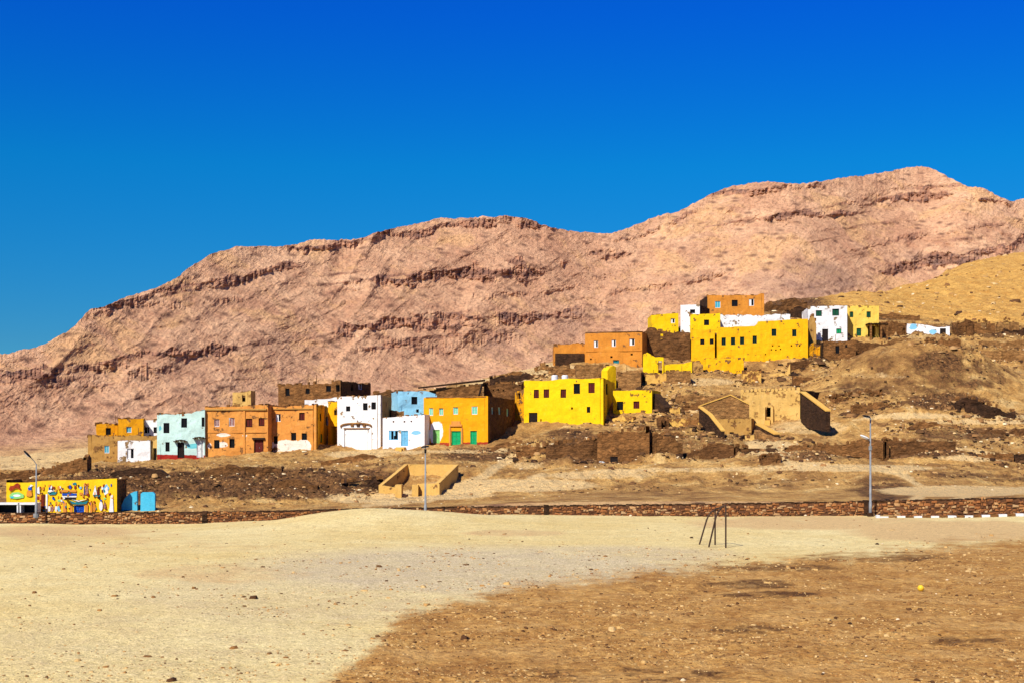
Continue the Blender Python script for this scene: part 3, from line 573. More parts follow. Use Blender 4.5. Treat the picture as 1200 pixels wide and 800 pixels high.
def wall_d(px): return 118-12*np.clip(np.asarray(px, float), -300, 1500)/1200.0
MOUNDS = [(P(668, 151.6)[0], 151.6, 3.2, 1.3, 1.5), (P(778, 150.6)[0], 150.6, 2.2, 1.0, 1.5), (P(845, 149.6)[0], 149.6, 3.0, .8, .5), (P(885, 150.2)[0], 150.2, 2.2, 1.0, 1.2), (P(745, 150.4)[0], 150.4, 2.2, .9, .8), (P(960, 152)[0], 152, 3.4, 1.2, .9), (P(1085, 150.6)[0], 150.6, 3.2, 1.1, 1.1), (P(1150, 149.6)[0], 149.6, 2.5, 1, .8), (P(930, 131)[0], 131, 7, 4.5, 1.5), (P(1040, 127)[0], 127, 5.5, 3.5, 1.0), (P(740, 132)[0], 132, 8, 4.5, 1.1), (P(640, 130)[0], 130, 5, 4, .7), (P(1150, 135)[0], 135, 7, 4, 1.1), (P(1060, 186)[0], 186, 12, 5, .9), (P(1115, 184)[0], 184, 8, 5, .9), (P(1150, 165)[0], 165, 8, 4, 1.3), (P(250, 140)[0], 140, 9, 4, .9), (P(370, 136)[0], 136, 6, 3.5, .9), (P(960, 178)[0], 178, 6, 4, .8), (P(860, 138)[0], 138, 5, 4, .7)]
def hill_z(x, y, fine=True):
    x = np.asarray(x, float); y = np.asarray(y, float)
    px = 600+F*x/y; z = bil(GZ, px, y)
    num = np.zeros_like(z); den = np.full_like(z, 0.35)
    for (fx, fy, fz, r), res in zip(FITA, FITR):
        m = np.exp(-0.5*(((x-fx)/r)**2+((y-fy)/(r*0.75))**2)); num += m*res; den += m
    z = z+num/den
    for mx, my, rx, ry, hh_ in MOUNDS: z = z+hh_*np.exp(-0.5*(((x-mx)/rx)**2+((y-my)/ry)**2))
    if fine:
        a = sstep(118, 128, y); 
        z = z+a*(0.6*fbm(x*0.13, y*0.1, 4, 3)*sstep(120, 150, y)+0.38*ridged(x*0.40, y*0.42, 4, 9)+0.16*fbm(x*1.5, y*1.2, 4, 21, .7))
        far = sstep(235, 300, y); z = z+far*(1.2*fbm(x*0.06, y*0.05, 4, 31)+0.5*ridged(x*0.22, y*0.12, 4, 41))
        z = z+0.45*HMAP(px, 600, x, y, z)
    return z
# broken, quarried patches of slope: (px, py, rx, ry, d range)
ROUGH = [(250, 568, 230, 26), (120, 560, 90, 16), (700, 530, 60, 20), (1100, 470, 50, 16), (1150, 385, 60, 22), (1075, 385, 45, 10), (1000, 470, 60, 14), (820, 515, 60, 20), (940, 530, 60, 14), (880, 350, 60, 12), (1130, 470, 60, 14), (1100, 525, 110, 12), (640, 525, 60, 16), (620, 445, 50, 10), (790, 465, 50, 14), (1160, 415, 60, 12), (960, 425, 40, 8)]
def pyof(z, y): return HZ-(z-H)*F/y
def ell(px, py, L):
    r = np.zeros_like(px)
    for e in L:
        v = 1-((px-e[0])/e[2])**2-((py-e[1])/e[3])**2
        r = np.maximum(r, np.clip(v*1.6, 0, 1)*(e[4] if len(e) > 4 else 1))
    return r
def HMAP(px, _, x, y, z):
    m = ell(px, pyof(z, y), ROUGH)*np.where(px > 600, sstep(153.5, 157, y), 1)
    return m*(1.5*ridged(x*0.42, y*0.3, 5, 77, 0.6)+0.5*ridged(x*1.4, y*1.2, 3, 87))
def plaza_z(x, y, fine=True):
    x = np.asarray(x, float); y = np.asarray(y, float); px = 600+F*x/y
    zw = np.interp(px, [-900, 0, 200, 330, 430, 600, 900, 1200, 2100], [-1.05, -1.0, -0.95, -0.65, -0.25, -0.15, 0.0, 0.2, 0.2])
    z = zw*sstep(75, 108, y)
    z = z+1.12*np.exp(-0.5*(((px-440)/105)**2+((y-101)/6.0)**2))+0.25*np.exp(-0.5*(((px-230)/90)**2+((y-92)/6.0)**2))
    z = z+0.18*fbm(x*0.06, y*0.045, 3, 5)*sstep(20, 60, y)
    if fine:
        br = plaza_masks(px, pyof(z, y))[0]
        z = z+0.05*fbm(x*0.5, y*0.35, 4, 15)+(0.012+0.03*br)*np.abs(fbm(x*3.0, y*2.6, 3, 25))*sstep(120, 40, y)*1.5+0.09*br*ridged(x*0.5, y*0.25, 4, 35)*sstep(28, 45, y)+0.035*br*ridged(x*1.6, y*1.1, 3, 36)*sstep(90, 50, y)+0.01*fbm(x*4, y*3, 2, 37)*sstep(60, 35, y)
    return z
BR_X = [-900, 200, 330, 380, 430, 480, 600, 700, 800, 900, 1000, 1060, 1110, 1200, 2100]
BR_Y = [1400, 900, 830, 800, 765, 716, 692, 678, 666, 658, 650, 645, 640, 632, 620]
def plaza_masks(px, py):
    b = np.interp(px, BR_X, BR_Y); br = sstep(-20, 18, (py-b)+6*fbm(px*0.016, py*0.05, 4, 61)+7*fbm(px*0.08, py*0.2, 3, 62))
    g = ell(px, py, [(560, 668, 330, 34, 1), (380, 700, 300, 40, .5), (200, 760, 300, 60, .3), (700, 650, 200, 14, .8)])
    gold = ell(px, py, [(260, 672, 120, 14, .6), (110, 630, 150, 12, .5), (600, 624, 80, 5, .7), (60, 622, 160, 8, .8), (1120, 622, 160, 16, 1), (960, 612, 200, 10, .8), (150, 640, 300, 9, .35)])
    dk = ell(px, py, [(1020, 652, 100, 8, 1), (900, 664, 110, 6, .9), (880, 684, 60, 7, 1), (905, 696, 70, 5, .9), (870, 737, 70, 7, .7), (1130, 750, 50, 8, .6), (720, 790, 160, 10, .5), (1115, 609, 120, 5, .7), (930, 612, 60, 4, .6)])
    n = fbm(px*0.03, py*0.12, 4, 63); dk = np.clip(dk*1.5-0.35+1.5*fbm(px*0.045, py*0.45, 4, 66)*(dk > 0), 0, 1)*(dk > 0); gold = np.clip(gold+0.35*n*(gold > 0), 0, 1)
    return br, g, gold, dk

DARK = [(1070, 438, 120, 36, .5), (1000, 440, 60, 24, .3), (900, 560, 110, 16, .3), (1040, 572, 70, 18, .55), (740, 575, 120, 12, .3), (860, 470, 70, 12, .3), (1130, 520, 80, 14, .35), (200, 566, 190, 17, 1), (300, 560, 160, 15, 1), (330, 575, 160, 12, .9), (140, 578, 110, 12, .9), (140, 552, 70, 8, .9), (430, 560, 60, 12, .9), (90, 556, 60, 6, .5), (560, 532, 60, 10, .8), (640, 540, 30, 10, .6),
        (700, 525, 70, 24, .9), (670, 508, 40, 8, .8), (820, 522, 60, 22, .6), (960, 530, 70, 12, .7), (1100, 424, 40, 16, .9), (1140, 440, 60, 20, .6), (1010, 455, 60, 10, .6), (1110, 470, 60, 12, 1),
        (1140, 508, 90, 10, .7), (1090, 525, 60, 14, .8), (1040, 575, 50, 13, .9), (760, 580, 90, 8, .35), (1100, 386, 50, 8, .7), (1160, 385, 50, 14, .7), (820, 385, 90, 16, 1), (930, 358, 70, 14, 1), (960, 415, 40, 14, .6),
        (600, 460, 60, 18, .7), (1060, 372, 60, 5, .8), (1180, 560, 60, 6, .5), (900, 568, 50, 8, .35), (450, 545, 40, 5, .5), (780, 500, 60, 6, .7), (20, 575, 60, 8, .5), (1130, 556, 70, 5, .6)]
PALE = [(600, 568, 120, 9, 1), (520, 578, 70, 8, 1), (700, 556, 90, 6, .7), (430, 583, 60, 8, .8), (905, 525, 40, 12, 1), (950, 500, 60, 10, .6), (1120, 575, 110, 8, 1), (1000, 548, 120, 5, .9), (1150, 494, 90, 4, .7), (1160, 536, 80, 5, .8),
        (640, 432, 50, 9, 1), (580, 447, 60, 5, .8), (20, 545, 60, 6, 1), (60, 535, 110, 8, 1), (820, 447, 60, 6, .6), (800, 480, 60, 4, .7), (620, 545, 30, 6, .5), (1070, 487, 60, 5, .8), (420, 532, 50, 6, .7), (1080, 395, 40, 5, .4), (1030, 440, 40, 5, .4)]

def lines(px, py, L):
    r = np.zeros_like(px); px = px+4*fbm(px*.03, py*.1, 3, 67); py = py+2.2*fbm(px*.05, py*.1, 3, 68)
    for pts, hw in L:
        for (x0, y0), (x1, y1) in zip(pts[:-1], pts[1:]):
            dx, dy = x1-x0, (y1-y0)*3; t_ = np.clip(((px-x0)*dx+(py-y0)*3*dy)/(dx*dx+dy*dy), 0, 1)
            r = np.maximum(r, np.clip(1.4-np.hypot(px-x0-t_*dx, (py-y0)*3-t_*dy)/(hw*3), 0, 1))
    return r
TRACKS = [([(430, 592), (500, 585), (580, 572), (640, 556), (720, 551), (860, 549), (1000, 545)], 3.2), ([(960, 497), (905, 505), (878, 518), (905, 530), (930, 543), (1010, 546), (1060, 556), (1090, 575), (1060, 592)], 3.0), ([(1060, 597), (1120, 584), (1210, 571)], 2.6),
          ([(640, 520), (600, 535), (560, 560), (520, 580)], 3), ([(1000, 490), (1100, 489), (1210, 487)], 2), ([(1050, 515), (1120, 525), (1210, 536)], 2.6), ([(390, 533), (450, 528), (500, 530), (590, 527)], 2.4)]
def axis(lo, hi, step, out_lo, out_hi, n):
    a = np.arange(lo, hi+step, step)
    l = out_lo+(lo-out_lo)*(1-(np.linspace(1, 0, n, endpoint=False))**1.6)[::1]
    r = hi+step+(out_hi-hi)*(np.linspace(0.03, 1, n))**1.6
    return np.concatenate([l, a, r])
# plaza
pxs = axis(-140, 1340, 2.6, -2600, 3800, 60)
pys = np.concatenate([[3200, 2300, 1700, 1300, 1100], np.linspace(1000, 806, 50), np.arange(805, 604, -1.0)])
ds = H*F/(pys-HZ); ds = ds[ds < 100]; ds = np.concatenate([ds, np.arange(ds[-1]+.7, 105, 0.7)])
PX, D = np.meshgrid(pxs, ds)
wd = wall_d(PX)
S = np.clip((D-60)/(105.0-60), 0, 1); D = np.where(D > 60, 60+S*(wd+0.05-60), D)
X = (PX-600)/F*D; Zp = plaza_z(X, D)
br, g, gold, dk = plaza_masks(PX, pyof(Zp, D))
grid_mesh('desert_plaza', X, D, Zp, M['plaza'], dict(brown=br, gravel=g, gold=gold, dark=dk*br+0.0*dk))
# hillside
pxs = axis(-120, 1320, 2.2, -2600, 3800, 50)
ds = np.concatenate([np.arange(0, 150, 0.36), np.arange(150, 250, 1.0), np.arange(250, 345, 3.0)])
PX, S = np.meshgrid(pxs, ds); D = wall_d(PX)-0.05+S
X = (PX-600)/F*D; Zh = hill_z(X, D)
PYH = pyof(Zh, D)
gold = sstep(232, 252, D)*sstep(930, 1010, PX); pale = np.maximum(np.maximum(ell(PX, PYH, PALE), 0.75*lines(PX, PYH, TRACKS)), sstep(200, 230, D)*sstep(500, 350, PX))
grid_mesh('hillside', X, D, Zh, M['soil'], dict(dark=np.clip(ell(PX, PYH, DARK), 0, 1), pale=pale, gold=gold))

# smaller ruins and broken walls, set down where the slope is
def dat(px, py):
    dd = np.arange(119, 262, 0.4); zz = hill_z((px-600)/F*dd, dd); pp = pyof(zz, dd); k = np.where(pp <= py)[0]
    return float(dd[k[0]]) if len(k) else 180.0
def xw(label, x0, x1, tops, base, mat, side=1.6, jag=.3, name='ruined_wall', cat='ruined wall', op=(), wash=(), skew=0.0, roof=False):
    d = dat((x0+x1)/2, base)
    add(hs_(label, (x0, d), (x1, d+skew), tops, (base, base), mat, side, op=op, jag=jag, roof=roof, wash=wash, name=name, cat=cat, fit=False, worn=.1))
xw('small pointed rubble stub on the crest, left of the small orange wing', 627, 643, [(627, 431), (634, 426), (636.5, 418), (639, 427), (643, 430)], 434, 'mud3')
xw('dark rubble parapet along the crest behind the large yellow roof', 574, 640, [(574, 440), (600, 438), (640, 439)], 449, 'mudk', 1.4)
xw('pale broken wall on the crest between the pointed stub and the brown box house', 643, 677, [(643, 430), (660, 427), (677, 430)], 441, 'mud3', 2.0)
xw('long thin brown wall rising along the crest above the dark mudbrick house', 566, 628, [(566, 445), (600, 437), (628, 431)], 444, 'mud2', 1.0)
xw('reddish rubble wall left of the yellow terrace wall', 811, 824, [(811, 424), (818, 421), (824, 427)], 437, 'tan')
xw('tan wall stub below the yellow terrace wall', 871, 892, [(871, 434), (892, 433)], 448, 'sandp', 1.4, .12)
xw('low brown wall under the dark mud wall of the golden house', 930, 965, [(930, 441), (965, 439)], 446, 'mud2', 1.2)
xw('dark broken room at the left of the rubble field on the right slope', 1122, 1141, [(1122, 378), (1130, 373), (1141, 377)], 394, 'mud', 3, .35, 'ruined_room', 'ruined room', [(1131, 387, 5, 9, 'h')])
xw('ragged brown wall with a black hole in the rubble field on the right slope', 1141, 1166, [(1141, 379), (1152, 373), (1166, 380)], 391, 'mud2', 2.5, .4, op=[(1153, 383, 7, 8, 'h')])
xw('low arch backed ruin near the right edge above the long sandy wall', 1169, 1194, [(1169, 381), (1180, 371), (1194, 380)], 388, 'mud3', 2.5, .3, op=[(1180, 381, 8, 7, 'h')])
xw('dark low wall at the right edge under the golden hill', 1176, 1215, [(1176, 386), (1215, 384)], 394, 'mudk', 2, .25)
xw('low brown wall just below the pale blue hut', 1086, 1126, [(1086, 396), (1105, 395), (1126, 398)], 403, 'mud2', 1.4)
xw('orange brown wall at the far right above the long sandy wall', 1150, 1205, [(1150, 399), (1205, 397)], 407, 'mud3', 1.2, .2)
xw('dark ledge wall on the left flank of the grey mound', 978, 1034, [(978, 462), (1000, 459), (1034, 456)], 467, 'mud2', 1.4, .35, skew=2)
xw('broken ledge wall under the left flank of the grey mound', 1000, 1046, [(1000, 475), (1030, 472), (1046, 473)], 481, 'mud2', 1.4, .3)
xw('dark collapsed room at the right of the grey mound', 1120, 1150, [(1120, 466), (1132, 461), (1150, 468)], 484, 'mudk', 3, .4, 'ruined_room', 'ruined room', [(1128, 477, 6, 9, 'h')])
xw('jagged dark rock wall trailing right from the collapsed room', 1150, 1190, [(1150, 470), (1170, 474), (1190, 480)], 487, 'mudk', 2, .4)
xw('small yellow wall fragment on the slope right of the low yellow annex', 779, 797, [(779, 475), (797, 474)], 485, 'sandp', 1.2, .25)
xw('dark slanting wall touching the right end of the low yellow annex', 765, 779, [(765, 461), (771, 468), (779, 476)], 480, 'mudk', 1.2, .1, skew=-2)
xw('little dark doorway box below the slanting wall', 772, 784, [(772, 489), (784, 489)], 502, 'mud', 2.4, .15, 'ruined_room', 'ruined room', [(778, 497, 6, 9, 'h')])
xw('low tan wall crossing the slope above the gabled house', 792, 830, [(792, 462), (812, 460), (830, 463)], 469, 'mud3', 1.0, .2)
xw('short brown wall between the box houses and the gabled house', 800, 822, [(800, 473), (822, 472)], 481, 'mud2', 1.4, .3)
xw('broken wall above the doorpost wall, left of the gabled house', 770, 812, [(770, 505), (790, 503), (812, 507)], 513, 'mud2', 1.2, .3)
xw('dark low wall at the far left edge of the slope', -30, 48, [(-30, 556), (20, 552), (48, 550)], 561, 'mud', 1.4, .3)
xw('stepped rubble wall left of the low tan mud house', 50, 102, [(50, 548), (80, 541), (102, 535)], 553, 'mud2', 1.6, .35)
xw('dark dry stone ledge below the mint green house', 120, 225, [(120, 552), (170, 549), (225, 547)], 556, 'mudk', 1.0, .3)
xw('brown ledge wall below the orange houses', 240, 330, [(240, 548), (280, 545), (330, 541)], 552, 'mud', 1.0, .35)
xw('dark undercut ledge left of the ochre walled basin', 400, 447, [(400, 562), (425, 558), (447, 557)], 569, 'mudk', 1.4, .3)
xw('rough ledge in the middle of the dark slope', 285, 372, [(285, 566), (330, 562), (372, 564)], 573, 'mud', 1.2, .4)
xw('long brown wall base below the white houses', 376, 448, [(376, 537), (410, 534), (448, 533)], 541, 'mud2', .9, .2)
xw('rubble wall below the brown side of the amber house', 575, 612, [(575, 519), (590, 514), (612, 508)], 523, 'mud2', 1.2, .35)
xw('low wall remains left of the long ruined dark wall', 606, 640, [(606, 524), (622, 521), (640, 519)], 535, 'mud2', 1.4, .4)
xw('short dark wall at the left edge of the dirt path fork', 893, 915, [(893, 533), (905, 530), (915, 535)], 543, 'mud', 1.6, .35)
xw('brown ledge along the track at the right, below the grey mound', 1052, 1122, [(1052, 497), (1090, 494), (1122, 497)], 502, 'mud2', 1.0, .3)
xw('upper brown ledge at the right edge above the far track', 1130, 1210, [(1130, 505), (1170, 501), (1210, 503)], 511, 'mud', 1.0, .35)
xw('sunken dark brown ruin behind the white house at the top of the village', 897, 946, [(897, 355), (915, 352), (930, 350), (946, 354)], 366, 'mud', 4, .4, 'ruined_house', 'ruined house')
xw('dark mud ruin left of the white two storey house', 926, 948, [(926, 362), (936, 358), (948, 362)], 374, 'mudk', 3, .3, 'ruined_house', 'ruined house')
xw('narrow brown wall on the crest behind the lemon yellow house', 1030, 1078, [(1030, 368), (1050, 366), (1078, 369)], 374, 'mud2', 1.0, .3)

# mountain: built outward from its foot, layer by layer; cliffs are steep steps, talus lies between them
RX = [-900, -600, -300, -120, 0, 45, 75, 92, 102, 120, 150, 185, 205, 225, 250, 280, 320, 355, 365, 390, 425, 450, 480, 515, 550, 590, 600, 620, 645, 685, 715, 730, 765, 800, 820, 845, 870, 900, 930, 965, 1000, 1040, 1070, 1085, 1105, 1130, 1155, 1172, 1180, 1200, 1260, 1400, 1700, 2200]
RY = [500, 470, 440, 424, 416, 406, 390, 380, 362, 360, 347, 337, 327, 311, 297, 289, 289, 285, 279, 282, 279, 270, 264, 256, 255, 253, 253, 257, 266, 273, 274, 270, 255, 246, 235, 222, 216, 213, 216, 212, 207, 202, 195, 195, 204, 217, 222, 231, 237, 233, 228, 240, 280, 330]
# cliff bands: polyline (px, py) centre, half height, strength
BANDS = [([(340, 290), (380, 290), (450, 277), (520, 264), (600, 259), (650, 268)], 7, 1.0), ([(95, 368), (150, 356), (210, 334), (300, 322), (340, 308)], 6, .7),
         ([(425, 335), (470, 327), (540, 320), (620, 315), (680, 300), (740, 288)], 13, 1.0), ([(405, 385), (470, 380), (560, 378), (640, 368), (670, 362)], 12, .9), ([(420, 398), (520, 404), (600, 395)], 12, .5),
         ([(-200, 448), (0, 436), (60, 435), (130, 426), (200, 415), (270, 405)], 9, .95), ([(60, 450), (130, 448), (200, 432)], 8, .6), ([(140, 362), (240, 350), (300, 340)], 5, .45),
         ([(700, 286), (780, 262), (850, 232), (920, 222)], 5, .6), ([(830, 232), (880, 222), (960, 217)], 5, .7), ([(880, 262), (960, 250), (1040, 236), (1110, 230), (1180, 240)], 7, .9), ([(940, 248), (1060, 222), (1120, 218)], 4, .4),
         ([(1040, 316), (1100, 306), (1150, 296), (1200, 284), (1300, 270)], 10, 1.0), ([(820, 355), (860, 350), (900, 345)], 5, .3), ([(1000, 290), (1100, 272), (1200, 262)], 5, .5), ([(700, 345), (790, 335), (850, 322)], 5, .5), ([(560, 345), (640, 338), (720, 322)], 4, .4)]
pxs = np.concatenate([np.linspace(-900, -70, 90, endpoint=False), np.arange(-70, 1270, 1.6), np.linspace(1271, 2200, 90)])
NR = 330
ry = np.interp(pxs, RX, RY)
ry = gblur(ry[:, None], 3.0, 0)[:, 0]; rn = 1.5*fbm(pxs*0.09, pxs*0, 4, 3)+0.8*vnoise2(pxs*0.35, pxs*0, 8)
foot = 606.0
T = np.linspace(0, 1, NR)
PX = np.repeat(pxs[None, :], NR, 0); PY = foot+(ry[None, :]-foot)*T[:, None]
cl = np.zeros_like(PX)
wob = 7*fbm(PX*0.012, PY*0.02, 3, 91)
for pts, hh, st in BANDS:
    xs = [p[0] for p in pts]; ysb = [p[1] for p in pts]
    yc = np.interp(PX, xs, ysb)+wob; inx = sstep(xs[0]-25, xs[0]+8, PX)*sstep(xs[-1]+25, xs[-1]-8, PX)
    edge = hh*(0.7+0.9*fbm(PX*0.06, PY*0.01, 3, 51))
    lower = hh*(0.8+1.1*fbm(PX*0.07, PY*0.01, 3, 52))
    dy = PY-yc
    m = np.where(dy < 0, sstep(edge*1.05, edge*0.75, -dy), sstep(np.maximum(lower, 2)*1.3, np.maximum(lower, 2)*0.6, dy))*inx*st
    brk = 0.1+1.0*sstep(-0.3, 0.12, fbm(PX*0.03, PY*0.09, 4, 53))
    if pts[0][0] in (340, 95, 830, 1040): brk = 0.45+0.7*brk
    cl = np.maximum(cl, np.clip(m*brk, 0, 1))
strata = sstep(0.25, 0.55, vnoise2(PX*0.012, (PY+0.14*PX+wob)*0.16, 71))*sstep(0.0, 0.4, fbm(PX*0.02, PY*0.03, 3, 72))
thin = sstep(0.35, 0.55, vnoise2(PX*0.010+3, (PY+0.13*PX+0.5*wob)*0.28, 171))*sstep(-0.1, 0.3, fbm(PX*0.018, PY*0.05, 3, 172))
cl2 = np.maximum(cl, np.maximum(0.4*strata, 0.55*thin)*sstep(500, 430, PY))
ap = np.interp(PX, [-900, 0, 200, 400, 600, 800, 1200, 2200], [530, 515, 492, 462, 440, 420, 400, 420])
e = (HZ-PY)/F; step = (PY[:-1]-PY[1:])
def integ(c):
    s_ = np.maximum(0.14+0.5*sstep(ap+25, ap-30, PY)+c*1.0, e+0.09); dl = 1.0/(F*(s_-e))
    return np.concatenate([np.zeros((1, len(pxs))), np.cumsum(step*0.5*(dl[1:]+dl[:-1]), 0)])
cls = gblur(cl2, 30, 1); lnD = integ(cls); Rr = gblur(integ(cl2)-lnD, 1.6, 1)
lnD = lnD+(Rr-gblur(Rr, 9, 0))
lnD = gblur(lnD, 1.5, 1)
D = 480*np.exp(lnD)
# spurs and gullies
a = R(38)
U = (PX*math.cos(a)-PY*math.sin(a)); W_ = (PX*math.sin(a)+PY*math.cos(a))
spur = ridged(W_*0.013+0.6*fbm(PX*.006, PY*.006, 2, 5), U*0.0035, 3, 101)*0.0078
gul = ridged(W_*0.04+0.5*fbm(PX*.012, PY*.012, 2, 6), U*0.011, 4, 111, 0.6)*0.0020*(0.45+0.55*sstep(0.35, 0.75, T[:, None]))
a2 = R(-30); W2 = PX*math.sin(a2)+PY*math.cos(a2); U2 = PX*math.cos(a2)-PY*math.sin(a2)
gul2 = ridged(W2*0.05, U2*0.010, 4, 121, 0.55)*0.0018*sstep(0.0, 0.3, fbm(PX*.005, PY*.005, 2, 7)+0.15)
clf = ridged(PX*0.16, PY*0.03, 4, 131, 0.65)*0.0052*np.clip(cl, 0, 1)
small = fbm(PX*0.15, PY*0.2, 4, 141, 0.8)*0.0015
lump = ridged(PX*0.035, PY*0.05, 4, 151, .6)*0.0016
amp = sstep(0, 0.18, T[:, None])
D = D*(1-amp*(spur+gul+gul2+clf+small*(1+1.2*cl)+lump))
D = np.maximum.accumulate(D, 0) if False else D
# far side: two rows falling away behind the ridge
Dr = D[-1]; back = [(1.06, 20), (1.5, 160)]
Xm = (PX-600)/F*D; Zm = H-(PY+rn[None, :]*T[:, None]**14-HZ)/F*D
for k, dz in back:
    Xm = np.vstack([Xm, (pxs-600)/F*Dr*k]); Zm = np.vstack([Zm, Zm[NR-1]-dz]); D = np.vstack([D, Dr*k])
purple = np.maximum((0.75+0.9*fbm(PX*.03, PY*.06, 4, 181))*ell(PX, PY, [(940, 330, 90, 34, .8), (1120, 300, 110, 14, .9), (640, 400, 110, 40, .6), (700, 380, 60, 30, .5), (420, 430, 90, 16, .4), (230, 440, 60, 30, .35)]), 0)  # first ellipse puts the shade of a turned-away slope into the rock colour
pale = sstep(-10, 30, PY-ap)
z2 = np.zeros((2, len(pxs)))
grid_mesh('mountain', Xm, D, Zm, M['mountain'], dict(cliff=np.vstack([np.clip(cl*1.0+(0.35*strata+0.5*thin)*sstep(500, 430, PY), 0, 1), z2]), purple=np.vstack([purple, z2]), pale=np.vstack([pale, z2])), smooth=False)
# desert floor out to the horizon, under everything
mb = MB(); N_ = 48
mb.v = [(0, 0, -22)]+[(9000*math.cos(2*math.pi*k/N_), 9000*math.sin(2*math.pi*k/N_), -22) for k in range(N_)]
for k in range(N_): mb.face([0, 1+k, 1+(k+1) % N_])
mb.at = dict(dark=[0]*(N_+1), pale=[1]*(N_+1), gold=[0]*(N_+1))
tag(mb.build('desert_floor', M['soil']), kind='structure')

